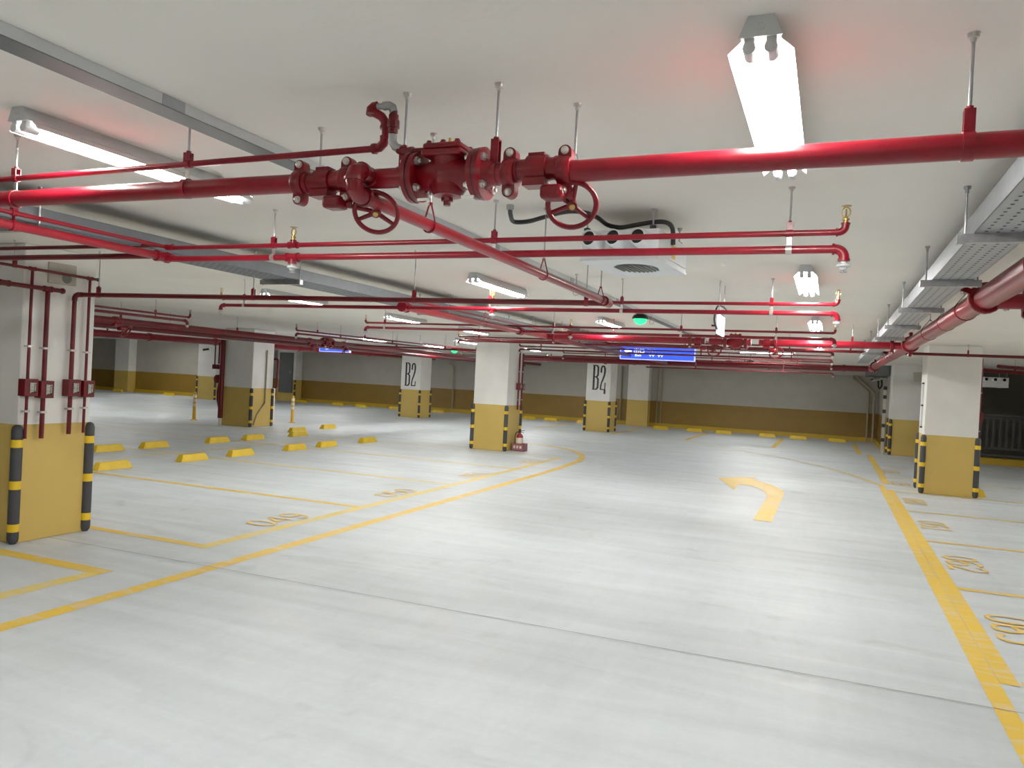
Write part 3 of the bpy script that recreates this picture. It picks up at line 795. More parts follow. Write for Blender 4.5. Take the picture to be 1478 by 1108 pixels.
spare_hanger(-2.05,9.4,2.36,'steel hanger with empty ring right of the green lamp')

# ------------------------------------------------------------------ sprinkler pairs across the aisle
PR_ = [  # y, x left, x right, upper heads, lower heads, hangers, words, dark
    (3.68,-3.90,0.03,(-2.93,),(-2.93,),(-0.2,-1.65,-3.07),'nearest pair',False),
    (6.64,-6.22,0.03,(-2.96,),(-2.96,),(-0.47,-1.72,-2.99,-5.9),'second pair',False),
    (9.75,-6.38,0.03,(-3.2,),(-3.2,),(-0.62,-1.75,-3.44,-6.05),'third pair',False),
    (12.7,-6.30,0.02,(-3.3,),(),(-0.6,-2.2,-4.0,-5.9),'fourth pair',True),
    (15.7,-6.30,0.02,(),(),(-0.7,-2.4,-4.2,-5.8),'fifth pair',True),
    (18.7,-6.30,0.02,(),(),(-0.7,-2.6,-5.2),'sixth pair',True),
]
for i, (y, xl, xr, hu, hl, hg, wd, dk) in enumerate(PR_):
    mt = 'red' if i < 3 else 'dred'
    e0 = 'head' if i > 0 else None
    pipe_run('thin upper sprinkler pipe of the %s from the front' % wd, (xl,y,2.307), (xr,y,2.312), 0.0140, hg, hu, e0, 'head', True, mt, group='upper sprinkler pipes', drop=0.034)
    pipe_run('lower sprinkler pipe of the %s from the front' % wd, (xl,y,2.237), (xr,y,2.238), 0.0185, (), hl, e0, 'head', False, mt, group='lower sprinkler pipes', links=hg, zlink=2.295)
# left continuations, beyond the first header
pipe_run('upper thin red pipe crossing in front of the large left pillar', (-9.2,3.66,2.335), (-3.95,3.66,2.322), 0.0135, (-8.0,), mat='dred', drop=0.034)
pipe_run('lower red pipe crossing in front of the large left pillar', (-9.2,3.66,2.268), (-3.95,3.66,2.256), 0.0185, mat='dred', links=(-8.0,), zlink=2.32)
# headers that run back along the aisle
h1 = pipe_run('thick red header pipe at left edge running back to the nearest pair', (-3.92,-2.0,2.262), (-3.92,3.72,2.25), 0.0245, (1.0,), name='header_pipe', n=16, drop=0.05)
fitting(h1, (-3.92,3.66,2.25), AY, 0.0245, 0.09); fitting(h1, (-3.875,3.68,2.245), AX, 0.0185, 0.045)
rg = MB().ring((-3.92,2.70,2.252), AY, 0.0245, 0.029, 0.028, 24); rg.obox((-3.92,2.70,2.295), AX, AY, AZ, (0.011,0.002,0.02)); rg.build('clip', 'red', h1)
h1b = pipe_run('thin red header pipe at left edge above the thick one', (-3.92,-2.0,2.327), (-3.92,3.72,2.315), 0.0125, (2.70,), name='header_pipe', drop=0.034)
fitting(h1b, (-3.88,3.68,2.312), AX, 0.014, 0.045)
h2 = pipe_run('thick red header pipe slanting back beside the wide grey tray', (-3.92,6.60,2.245), (-3.92,10.82,2.238), 0.036, (8.6,), name='header_pipe', n=16)
fitting(h2, (-3.92,6.66,2.245), AY, 0.036, 0.10); fitting(h2, (-3.87,6.64,2.24), AX, 0.0185, 0.05)
fitting(h2, (-3.92,9.75,2.24), AY, 0.036, 0.10)
pipe_run('thin red header pipe above the slanting thick one', (-3.92,6.60,2.325), (-3.92,15.6,2.320), 0.0130, (8.6,11.5), name='header_pipe', drop=0.034)
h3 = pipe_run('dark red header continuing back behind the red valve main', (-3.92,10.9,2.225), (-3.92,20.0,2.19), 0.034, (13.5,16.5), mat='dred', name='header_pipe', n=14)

# second valve main across (Y = 10.8)
YM, ZM, RM = 10.80, 2.238, 0.046
m2 = pipe_run('red main pipe at mid depth from the header to the valve cluster', (-3.92,YM,ZM), (-1.80,YM,ZM), RM, (-2.9,), name='main_pipe', n=18)
coupling(m2, (-3.80,YM,ZM), AX, RM); coupling(m2, (-1.81,YM,ZM), AX, RM)
m2 = pipe_run('red main pipe at mid depth from the valve cluster to the right header', (-0.68,YM,ZM), (0.86,YM,ZM+0.01), RM, (0.24,), name='main_pipe', n=18)
coupling(m2, (-0.69,YM,ZM), AX, RM); coupling(m2, (0.70,YM,ZM), AX, RM)
pipe_run('short red pipe between the mid depth valves', (-1.55,YM,ZM), (-1.0,YM,ZM), RM, (), name='main_pipe', n=16)
def copy_valve(src, cx, y, z, k, rz, label):
    c = copy_tree(src); c.location = (cx,y,z); c.scale = (k,k,k); c.rotation_euler = (0,0,rz)
    tag(c, label, 'valve'); return c
copy_valve(GV1, -1.70,YM,ZM,1.2,0,'distant red geared valve at the left of the mid depth cluster')
copy_valve(GV2, -0.80,YM,ZM,1.2,0,'distant red geared valve at the right of the mid depth cluster')
copy_valve(AV, -1.20,YM,ZM,1.15,0,'distant red flanged valve body amid the mid depth cluster')
lp = MB().tube([(-1.46,YM,ZM+0.03),(-1.46,YM,ZM+0.20),(-1.47,YM,ZM+0.215),(-1.53,YM,ZM+0.217)], 0.014, 10)
tag(lp.build('bypass_pipe', 'dred'), 'small hooked dark red pipe rising from the mid depth valves', 'pipe')

# right hand big header
R8 = 0.072
xr = 0.885
rb = pipe_run('fat glossy red header running back on the right beside the perforated tray', (xr,-2.5,2.26), (xr,20.3,2.25), R8, (), name='header_pipe', n=28)
for y in (1.6,4.25,6.4,8.6,13.0,16.5):
    hanger(rb, xr, y, 2.257, R8, AY, red=True, clev=True, drop=0.05)
for y in (2.72,5.66,7.4,10.4,13.6):
    if y in (5.66,):
        coupling(rb, (xr,y,2.257), AY, R8, (-0.9,0,0.4), w=0.06)
    else:
        MB().ring((xr,y,2.257), AY, R8, R8+0.005, 0.02, 28).build('pipe_band', 'red', rb)
coupling(rb, (xr,10.55,2.255), AY, R8, w=0.06)
coupling(rb, (xr,18.4,2.252), AY, R8, w=0.05)
b2 = pipe_run('thick red branch leaving the fat header toward the right edge', (xr+0.05,5.55,2.225), (6.5,5.55,2.225), 0.048, (3.0,5.0), name='branch_pipe', n=20)
coupling(b2, (xr+0.20,5.55,2.225), AX, 0.048)

# long pipes further back
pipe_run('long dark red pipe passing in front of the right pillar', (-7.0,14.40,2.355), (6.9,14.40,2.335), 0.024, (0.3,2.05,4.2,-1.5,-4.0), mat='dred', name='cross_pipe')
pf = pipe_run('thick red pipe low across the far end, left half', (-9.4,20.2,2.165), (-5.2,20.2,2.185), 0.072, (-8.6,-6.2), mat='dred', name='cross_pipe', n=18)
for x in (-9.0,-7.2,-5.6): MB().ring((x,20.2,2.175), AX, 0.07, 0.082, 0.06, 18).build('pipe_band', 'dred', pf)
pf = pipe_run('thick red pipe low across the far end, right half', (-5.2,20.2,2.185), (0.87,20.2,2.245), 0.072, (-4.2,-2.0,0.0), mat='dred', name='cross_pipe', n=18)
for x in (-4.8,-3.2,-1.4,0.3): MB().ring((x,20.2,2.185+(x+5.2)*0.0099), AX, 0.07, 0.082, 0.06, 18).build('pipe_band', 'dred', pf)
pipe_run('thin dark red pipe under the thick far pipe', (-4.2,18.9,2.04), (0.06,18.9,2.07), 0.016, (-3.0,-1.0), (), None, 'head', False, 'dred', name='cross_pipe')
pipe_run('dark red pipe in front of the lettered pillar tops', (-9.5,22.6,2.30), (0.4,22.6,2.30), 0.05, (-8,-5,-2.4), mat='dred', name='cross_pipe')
# pipe feeding the middle pillar
pc = pipe_run('thin dark red pipe feeding the middle pillar from the left', (-10.8,16.05,2.205), (-6.40,16.05,2.18), 0.020, (-9.6,-8.3,-7.5), mat='dred', name='feed_pipe')
# long runs in the left half going back
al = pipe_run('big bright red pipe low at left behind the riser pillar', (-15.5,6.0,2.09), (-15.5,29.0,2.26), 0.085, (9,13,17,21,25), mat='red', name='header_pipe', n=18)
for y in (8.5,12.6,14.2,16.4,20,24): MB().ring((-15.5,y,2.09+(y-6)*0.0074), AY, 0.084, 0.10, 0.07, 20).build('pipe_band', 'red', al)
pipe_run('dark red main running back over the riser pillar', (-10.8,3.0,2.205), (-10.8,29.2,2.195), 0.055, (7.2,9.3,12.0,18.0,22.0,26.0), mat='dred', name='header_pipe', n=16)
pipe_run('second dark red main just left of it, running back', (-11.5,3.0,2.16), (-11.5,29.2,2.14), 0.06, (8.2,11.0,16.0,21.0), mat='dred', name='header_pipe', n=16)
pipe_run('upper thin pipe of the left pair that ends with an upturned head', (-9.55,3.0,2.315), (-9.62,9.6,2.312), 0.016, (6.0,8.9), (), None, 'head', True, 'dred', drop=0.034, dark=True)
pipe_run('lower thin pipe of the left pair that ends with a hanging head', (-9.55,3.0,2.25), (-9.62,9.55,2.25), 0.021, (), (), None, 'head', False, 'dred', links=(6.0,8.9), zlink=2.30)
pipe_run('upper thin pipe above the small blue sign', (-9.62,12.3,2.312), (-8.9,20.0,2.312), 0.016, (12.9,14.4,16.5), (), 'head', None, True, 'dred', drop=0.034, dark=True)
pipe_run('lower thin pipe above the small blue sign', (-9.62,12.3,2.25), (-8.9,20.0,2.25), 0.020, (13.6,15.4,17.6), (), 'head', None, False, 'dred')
for (cx, y) in ((-10.8,9.2),):
    copy_valve(GV1, cx, y, 2.20, 1.5, PI/2, 'distant dark red geared valve over the left bays')
copy_valve(GV1, -10.8,14.3,2.20,1.4,PI/2,'distant geared valve nearest of the cluster above the small blue sign')
copy_valve(AV, -10.8,14.95,2.20,1.3,PI/2,'distant flanged valve body in the cluster above the small blue sign')
copy_valve(GV2, -10.8,15.6,2.20,1.4,PI/2,'distant geared valve furthest of the cluster above the small blue sign')
# far right pipes seen past the right pillar
pipe_run('distant red pipe beyond the right pillar, upper', (3.1,18.0,2.33), (6.6,22.5,2.36), 0.035, (3.9,5.2), mat='dred', name='cross_pipe')
pipe_run('distant red pipe beyond the right pillar, lower', (2.9,18.6,2.26), (6.6,21.4,2.26), 0.04, (3.6,5.0), mat='dred', name='cross_pipe')

# ------------------------------------------------------------------ risers on the pillars
def riser(label, x, y, z0, z1, r, box=None, clamps=(), face=(1,0,0), wall=None, mat='dred', group=None, boxside=1):
    """pipe standing off a pillar face, with an inspector box and white saddles"""
    rt = empty('riser_pipe', (x,y,z0), label, 'pipe', group)
    MB().tube([(x,y,z0),(x,y,z1)], r, 14).build('pipe', mat, rt)
    f = Vector(face); s = Vector((-f.y, f.x, 0))
    if box:
        zc, hw, hh = box
        c = Vector((x,y,zc))+f*0.012+s*0.0
        b = MB().obox(c, s, f, AZ, (hw,0.042,hh)).build('valve_box', mat, rt, smooth=False, bevel=0.004)
        cw = c+f*0.043+s*hw*0.18*boxside
        MB().obox(cw, s, f, AZ, (hw*0.48,0.0015,hh*0.62)).build('window', 'dark', b, smooth=False)
        t = MB().obox(cw+f*0.003-s*hw*0.10, s, f, AZ, (hw*0.20,0.004,hh*0.50)); t.obox(cw+f*0.003-s*hw*0.38, s, f, AZ, (hw*0.07,0.003,hh*0.60)); t.obox(cw+f*0.003+s*hw*0.02+AZ*hh*0.5, s, f, AZ, (hw*0.40,0.003,hh*0.07)); t.cyl(cw+f*0.008+s*hw*0.25-AZ*hh*0.4, cw+f*0.008+s*hw*0.25+AZ*hh*0.4, hw*0.10, 8)
        t.build('valve_handle', 'glassy', b)
    for zc in clamps:
        cb = MB().obox(Vector((x,y,zc))+f*(r*0.6), s, f, AZ, (r+0.006,r*0.55,0.009))
        cb.build('saddle', 'bolt', rt, smooth=False, bevel=0.002)
        MB().obox(Vector((x,y,zc))-f*(r*0.5), s, f, AZ, (r+0.024,0.004,0.007)).build('saddle_bar', 'galv', rt, smooth=False)
    return rt
xf = -6.205
ra = riser('thin red riser nearest the left edge of the large left pillar', xf, 4.455, 0.885, 2.305, 0.0125, (1.315,0.060,0.072), (1.66,1.115))
rbb = riser('thick red riser second from the left on the large left pillar', xf, 4.60, 0.880, 2.160, 0.0195, (1.300,0.060,0.074), (1.65,1.105))
rc = riser('thick red riser third from the left on the large left pillar', xf, 4.855, 0.905, 2.115, 0.0190, (1.315,0.060,0.074), (1.645,1.13))
rd_ = riser('thin red riser nearest the right edge of the large left pillar', xf, 5.00, 0.910, 2.290, 0.0125, (1.308,0.055,0.074), (1.635,1.135))
# horizontal feeds on that face
f1 = pipe_run('thin red pipe along the top of the large left pillar', (xf,2.2,2.335), (xf,5.07,2.300), 0.0125, (4.30,), name='feed_pipe', mat='dred', drop=0.036)
fitting(f1, (xf,4.455,2.308), AY, 0.0125, 0.05, mat='dred', name='tee'); fitting(f1, (xf,5.00,2.301), AY, 0.0125, 0.045, mat='dred', name='tee')
MB().sphere((xf,5.08,2.300), 0.017).build('end_cap', 'black', f1)
f2 = pipe_run('thicker capped red pipe below it on the large left pillar', (xf,2.2,2.175), (xf,4.73,2.155), 0.0190, (), name='feed_pipe', mat='dred')
fitting(f2, (xf,4.60,2.156), AY, 0.019, 0.07, 1.2, mat='dred', name='tee'); MB().sphere((xf,4.735,2.155), 0.026).build('end_cap', 'dred', f2)
fitting(f2, (xf,4.22,2.16), AY, 0.019, 0.08, 1.25, mat='dred')
# the feed that leaves riser three for the branch end
f3 = empty('feed_pipe', (-3.8,5.0,2.14), 'dark red pipe from the large left pillar to the branch pipe end', 'pipe')
MB().tube([(-6.135,4.87,2.140),(-1.45,5.20,2.150)], 0.0200, 14).build('pipe', 'dred', f3)
e = MB().tube([(xf,4.855,2.085),(xf,4.856,2.112),(xf+0.010,4.858,2.130),(xf+0.032,4.862,2.140),(xf+0.075,4.868,2.140)], 0.0235, 14)
e.build('elbow', 'dred', f3)
for x in (-5.95,-4.35,-2.92,-1.60):
    hanger(f3, x, 4.87+(x+6.135)*0.0704, 2.140+(x+6.135)*0.0021, 0.020, (1,0.07,0), drop=0.05)
# vent speaker box on the same pillar
sp = empty('wall_speaker', (-6.24,4.74,2.30), 'beige wall speaker with round grille high on the large left pillar', 'speaker')
MB().box((-6.25,4.62,2.215), (-6.225,4.88,2.395)).build('housing', 'beige', sp, smooth=False, bevel=0.004)
MB().cyl((-6.226,4.785,2.272), (-6.220,4.785,2.272), 0.045, 24).build('grille', 'gauze', sp)

riser('front red riser with valve box on the middle pillar', -6.405, 16.02, 0.90, 2.16, 0.020, (1.42,0.07,0.075), (1.75,1.12))
riser('rear red riser with valve box on the middle pillar', -6.405, 16.22, 0.92, 2.16, 0.020, (1.41,0.07,0.075), (1.75,1.12))
riser('red riser on the right side of the right pillar', 2.365, 15.15, 1.02, 2.335, 0.026, (1.34,0.075,0.075), (1.75,1.10))
# thick riser and its valve at the riser pillar
rp = empty('riser_pipe', (-14.57,15.71,0.0), 'thick red riser beside the riser pillar, down to near the floor', 'pipe')
MB().tube([(-14.57,15.71,0.18),(-14.57,15.71,2.20)], 0.062, 18).build('pipe', 'dred', rp)
MB().tube([(-14.57,15.71,0.0),(-14.57,15.71,0.19)], 0.045, 14).build('foot', 'whitemetal', rp)
rp = empty('riser_pipe', (-14.93,16.0,0.0), 'slimmer red standpipe with a round valve beside the thick riser', 'pipe')
MB().tube([(-14.88,16.05,0.02),(-14.90,16.05,0.35),(-14.97,16.05,0.62),(-14.98,16.05,0.85),(-14.93,16.05,1.12),(-14.90,16.05,1.45)], 0.042, 14).build('pipe', 'dred', rp)
MB().lathe((-14.95,15.92,1.18), AY, [(0,0.05),(0.02,0.11),(0.15,0.12),(0.22,0.06)], 18).build('valve_body', 'dred', rp)
riser('thin hanging red pipe with a small box left of the thick riser', -15.10, 16.0, 1.55, 2.15, 0.018, (1.50,0.06,0.06), ())
riser('thin hanging red pipe with a small box nearest the thick riser', -14.96, 16.0, 1.58, 2.15, 0.022, (1.50,0.06,0.06), ())
ro = empty('riser_pipe', (-13.6,16.55,1.0), 'bent red pipe on the right side of the riser pillar', 'pipe')
MB().tube([(-13.66,16.62,1.78),(-13.56,16.62,1.78),(-13.53,16.62,1.74),(-13.55,16.62,1.05),(-13.60,16.62,1.02)], 0.030, 12).build('pipe', 'dred', ro)
# conduit on the riser pillar
cd = MB().tube([(-13.638,16.30,2.0),(-13.638,16.30,0.62),(-13.638,16.0,0.30),(-13.638,15.90,0.05)], 0.018, 8)
tag(cd.build('conduit', 'conduit'), 'bent grey conduit on the right face of the riser pillar', 'conduit')
pst = MB().box((-14.33,17.40,0.0), (-14.27,17.46,0.98)); tag(pst.build('marker_post', 'reflect', smooth=False), 'slim white post behind the riser pillar', 'post')

# ------------------------------------------------------------------ cable trays
def cable_tray(label, x0, x1, y0, y1, z0, h, supports, ext=(0.035,0.035), holes=True, lip=0.012, mat='tray'):
    rt = empty('cable_tray', ((x0+x1)/2,(y0+y1)/2,z0), label, 'cable tray')
    b = MB()
    b.box((x0,y0,z0), (x1,y1,z0+0.002))
    b.box((x0,y0,z0), (x0+0.002,y1,z0+h)); b.box((x1-0.002,y0,z0), (x1,y1,z0+h))
    b.box((x0,y0,z0+h-0.002), (x0+lip,y1,z0+h)); b.box((x1-lip,y0,z0+h-0.002), (x1,y1,z0+h))
    b.build('channel', mat, rt, smooth=False)
    if holes:
        hb = MB()
        rows = max(3, int((x1-x0-0.06)/0.034))
        y = max(y0, 1.2); k = 0
        while y < min(y1, 13.0):
            for j in range(rows):
                x = x0+0.04+(x1-x0-0.08)*j/(rows-1)
                yy = y+(0.022 if j % 2 else 0)
                hb.add([(x-0.0062,yy-0.011,z0-0.0006),(x-0.0062,yy+0.011,z0-0.0006),(x+0.0062,yy+0.011,z0-0.0006),(x+0.0062,yy-0.011,z0-0.0006)], [(0,1,2,3)])
            y += 0.062; k += 1
        o = hb.build('perforations', 'hole', rt, smooth=False); o['kind'] = 'stuff'
    for y in supports:
        s = MB().box((x0-ext[0],y-0.02,z0-0.040), (x1+ext[1],y+0.02,z0-0.001))
        st = s.build('support_strut', 'galv', rt, smooth=False)
        for x in (x0-ext[0]*0.5, x1+ext[1]*0.5):
            MB().cyl((x,y,z0-0.045), (x,y,ZC), 0.0055, 8).lathe((x,y,ZC-0.03), AZ, [(0,0.008),(0.016,0.008),(0.017,0.013),(0.03,0.015)], 10).build('rod', 'galv', st)
    return rt
cable_tray('perforated galvanised cable tray on the right above the fat red pipe', 0.535, 0.755, -2.0, 18.6, 2.315, 0.095, (0.9,2.4,3.80,5.25,6.85,8.5,10.2,12.0,14.0), (0.062,0.040))
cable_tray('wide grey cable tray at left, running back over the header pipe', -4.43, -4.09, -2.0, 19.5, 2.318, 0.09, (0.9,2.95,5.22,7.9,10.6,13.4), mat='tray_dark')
nt_ = empty('cable_trunking', (-2.24,6,2.48), 'narrow grey trunking along the ceiling above the left geared valve', 'trunking')
MB().box((-2.275,-2.0,2.481), (-2.175,18.0,ZC-0.001)).build('channel', 'greymetal', nt_, smooth=False)
MB().box((-2.276,-2.0,2.478), (-2.174,18.0,2.481)).build('cover', 'panel', nt_, smooth=False)  # thin darker sheet: the shade of the underside put into the colour
for y in (1.0,2.05,3.3,4.9,6.6,8.2): MB().box((-2.175,y-0.05,2.482),(-2.1725,y+0.05,ZC-0.001)).build('joint_cover', 'tray', nt_, smooth=False)

# ------------------------------------------------------------------ jet fan on the ceiling
def jet_fan(label, cx, cy, ang, zt=2.42, zb=2.25, w=0.64, d=0.56, k=1.0, cable=True):
    rt = empty('jet_fan', (cx,cy,ZC), label, 'jet fan')
    u = Vector((math.cos(ang), math.sin(ang), 0)); b = Vector((-u.y, u.x, 0)); c = Vector((cx,cy,0))   # b points to the rear
    def P(a, bb, z): return c+u*a*k+b*bb*k+AZ*z
    bx = MB().obox(P(0,d/2,(zt+zb)/2), u, b, AZ, (w/2*k,d/2*k,(zt-zb)/2))
    bx.obox(P(0,d/2,zb), u, b, AZ, (w/2*k+0.004,d/2*k+0.004,0.006)); bx.obox(P(w/2+0.004,d*0.55,zb+0.03), u, b, AZ, (0.004,d*0.42*k,0.004))
    bx.build('casing', 'fan', rt, smooth=False, bevel=0.006)
    for i, a in enumerate((-w*0.31,-w*0.0,w*0.31)):
        p = P(a,0,zt-0.058)
        nz = MB().lathe(p, -b, [(0,0.050*k),(0.06,0.047*k),(0.115,0.042*k),(0.117,0.038*k),(0.050,0.034*k)], 22).build('nozzle', 'fan', rt)
        MB().cyl(p-b*0.06, p-b*0.098, 0.037*k, 20).build('nozzle_mouth', 'dark', nz)
    g = MB()
    for j in range(9):
        t = (-0.10+0.20*j/8)
        half = 0.135*math.sqrt(max(0.05, 1-(t/0.125)**2))
        g.obox(P(t+0.02,d/2-0.03,zb-0.010), u+b*0.25, b, AZ, (0.005*k,half*k,0.003))
    gr = g.build('intake_grille', 'grille', rt, smooth=False)
    pol = [(0.118*math.cos(2*PI*i/28), 0.150*math.sin(2*PI*i/28)) for i in range(28)]
    MB().prism([(x*k, y*k) for x, y in pol], P(0.02,d/2-0.03,zb-0.0072), u, b, AZ, 0.002).build('intake', 'panel', gr, smooth=False)
    for a in (-w/2+0.02, w/2-0.04):
        for bb in (0.02, d-0.03):
            r_ = MB().cyl(P(a,bb,zt-0.01), P(a,bb,ZC), 0.005, 8).lathe(P(a,bb,ZC-0.02), AZ, [(0,0.008),(0.01,0.013),(0.02,0.015)], 10).build('hanger_rod', 'galv', rt)
            MB().lathe(P(a,bb,zt-0.012), AZ, [(0,0.016),(0.03,0.018),(0.034,0.010)], 10).build('isolator', 'black', r_)
    lab = MB().obox(P(w/2+0.0035,d*0.5,(zt+zb)/2), b, u, AZ, (0.03,0.001,0.035)).build('warning_label', 'gyel', rt, smooth=False)
    return rt
jet_fan('white ceiling jet fan with three round nozzles and a black hose', -1.07, 4.01, math.radians(-5), zt=2.415, zb=2.255, w=0.43, d=0.56)
jet_fan('distant white jet fan beyond the right pillar', 3.72, 22.0, math.radians(4), zt=2.22, zb=1.98, w=0.62, d=0.7)
hs = MB()
raw = [(-1.62,3.80,2.505),(-1.64,3.86,2.476),(-1.655,3.95,2.462),(-1.58,3.97,2.466),(-1.49,3.93,2.474),(-1.40,3.885,2.482),(-1.31,3.86,2.488),(-1.24,3.88,2.486),(-1.19,3.98,2.478),(-1.165,4.10,2.462),(-1.10,4.12,2.450),(-1.02,4.08,2.450),(-0.93,4.05,2.456),(-0.86,4.05,2.460),(-0.825,4.09,2.455),(-0.815,4.14,2.43),(-0.815,4.17,2.36)]
def smooth_path(P, n=5):
    P = [Vector(p) for p in P]; out = []
    for i in range(len(P)-1):
        a, b_, c_, d_ = P[max(i-1,0)], P[i], P[i+1], P[min(i+2,len(P)-1)]
        for k in range(n):
            t = k/n
            out.append(0.5*((2*b_)+(c_-a)*t+(2*a-5*b_+4*c_-d_)*t*t+(3*b_-a-3*c_+d_)*t**3))
    out.append(P[-1]); return out
hroot = empty('flexible_hose', (-1.25,3.95,2.47), 'black flexible conduit snaking on the ceiling to the jet fan', 'hose')
MB().tube(smooth_path(raw), 0.0125, 10).build('hose', 'black', hroot)
MB().cyl((-1.62,3.80,2.495), (-1.62,3.80,ZC), 0.020, 14).build('ceiling_gland', 'galv', hroot)

# ------------------------------------------------------------------ lamps and signs
def guide_lamp(label, x, y, zt, r=0.085, rod=None):
    rt = empty('guide_lamp', (x,y,zt), label, 'lamp')
    MB().lathe((x,y,zt), -AZ, [(0,r*0.75),(0.01,r),(0.035,r*1.15),(0.055,r*1.2),(0.056,r)], 20).build('base', 'black', rt)
    MB().lathe((x,y,zt-0.055), -AZ, [(0,r*0.98),(r*0.35,r*0.90),(r*0.65,r*0.62),(r*0.82,r*0.25)], 20).build('dome', 'greenlamp', rt)
    if rod: MB().cyl((x,y,zt), (x,y,ZC), 0.012, 8).build('stem', 'galv', rt)
    return rt
guide_lamp('glowing green dome lamp under the narrow trunking', -2.24, 9.60, 2.478, 0.086)
guide_lamp('small far green lamp, left of a close pair', -2.48, 21.0, 2.35, 0.09, True)
guide_lamp('small far green lamp, right of a close pair', -1.89, 20.5, 2.35, 0.09, True)
guide_lamp('small far green lamp between the lettered and middle pillars', -9.74, 19.4, 2.35, 0.10, True)

def blue_sign(label, x0, x1, y, z0, z1, full):
    rt = empty('direction_sign', ((x0+x1)/2,y,z1), label, 'sign')
    MB().box((x0,y,z0), (x1,y+0.06,z1)).build('panel', 'signblue', rt, smooth=False)
    f = MB(); t = 0.016
    for a, b in (((x0-t,y-0.006,z0-t),(x1+t,y+0.066,z0)),((x0-t,y-0.006,z1),(x1+t,y+0.066,z1+t)),((x0-t,y-0.006,z0),(x0,y+0.066,z1)),((x1,y-0.006,z0),(x1+t,y+0.066,z1))): f.box(a, b)
    f.build('frame', 'signedge', rt, smooth=False)
    w, h = x1-x0, z1-z0; yy = y-0.003
    def PX(a, b): return (x0+a*w, yy, z0+b*h)
    if full:
        pts = [(0.045,0.60),(0.10,0.78),(0.10,0.66),(0.15,0.66),(0.15,0.54),(0.10,0.54),(0.10,0.40)]
        MB().add([PX(*p) for p in pts], [(0,6,5,2,1),(2,5,4,3)]).build('arrow', 'signwhite', rt, smooth=False)
        text_mesh('出口', PX(0.255,0.46), AX, AZ, h*0.36, 'signwhite', 'lettering', rt, width=w*0.14)
        text_mesh('Exit', PX(0.245,0.20), AX, AZ, h*0.16, 'signwhite', 'lettering', rt, width=w*0.085)
        text_mesh('下行', PX(0.43,0.46), AX, AZ, h*0.36, 'paper', 'lettering', rt, width=w*0.12)
        text_mesh('ŸŸ  ŸŸ'.replace('Ÿ','Y'), PX(0.49,0.20), AX, AZ, h*0.15, 'signwhite', 'lettering', rt, width=w*0.20)
    else:
        pts = [(0.08,0.62),(0.17,0.84),(0.17,0.40)]
        MB().add([PX(*p) for p in pts], [(0,2,1)]).build('arrow', 'signwhite', rt, smooth=False)
        text_mesh('出口', PX(0.50,0.50), AX, AZ, h*0.36, 'signwhite', 'lettering', rt, width=w*0.22)
        text_mesh('Exit', PX(0.25,0.24), AX, AZ, h*0.20, 'signwhite', 'lettering', rt, width=w*0.10)
    for a in (0.15,0.85):
        MB().cyl((x0+a*w,y+0.03,z1), (x0+a*w,y+0.03,ZC), 0.01, 8).build('hanging_rod', 'galv', rt)
blue_sign('long glowing blue exit direction sign right of the lettered pillar', -4.11, -2.58, 16.0, 2.135, 2.40, True)
blue_sign('small distant glowing blue sign left of the lettered pillar', -13.24, -12.27, 18.0, 2.085, 2.27, False)
# exit sign seen nearly edge-on
ex = empty('exit_sign', (-0.9,6.92,2.28), 'white emergency exit sign hanging edge-on below the second sprinkler pair', 'sign')
MB().box((-0.915,6.74,2.065), (-0.895,7.14,2.235)).build('panel', 'exitwhite', ex, smooth=False, bevel=0.003)
MB().box((-0.925,6.85,2.236), (-0.885,7.05,2.262)).build('mount', 'black', ex, smooth=False)
rm = MB()
fy, fz = 6.94, 2.10   # running figure pictogram on the near face
for (a, b, c_, d_) in ((0,0.06,0.0,0.085),(0.0,0.05,-0.035,0.03),(-0.035,0.03,-0.05,0.0),(0.0,0.05,0.035,0.035),(0.035,0.035,0.03,0.0),(0,0.08,0.04,0.06),(0,0.08,-0.04,0.07)):
    p, q = Vector((-0.917,fy+a,fz+b)), Vector((-0.917,fy+c_,fz+d_))
    rm.obox((p+q)/2, (q-p) if (q-p).length > 0 else AZ, AX, AZ.cross(AX) if abs((q-p).normalized().z) > 0.9 else AZ, ((q-p).length/2+0.006,0.001,0.008))
rm.cyl((-0.919,fy+0.005,fz+0.108), (-0.916,fy+0.005,fz+0.108), 0.014, 12)
rm.build('pictogram', 'exitgreen', ex, smooth=False)
MB().cyl((-0.905,6.78,2.235), (-0.905,6.78,ZC), 0.005, 8).cyl((-0.905,7.10,2.235), (-0.905,7.10,ZC), 0.005, 8).build('hanging_rod', 'galv', ex)
MB().tube(smooth_path([(-0.905,6.72,2.10),(-0.93,6.72,2.18),(-0.92,6.74,2.28),(-0.90,6.80,2.31),(-0.86,6.86,2.29),(-0.86,6.9,2.26)]), 0.009, 8).build('cord', 'black', ex)

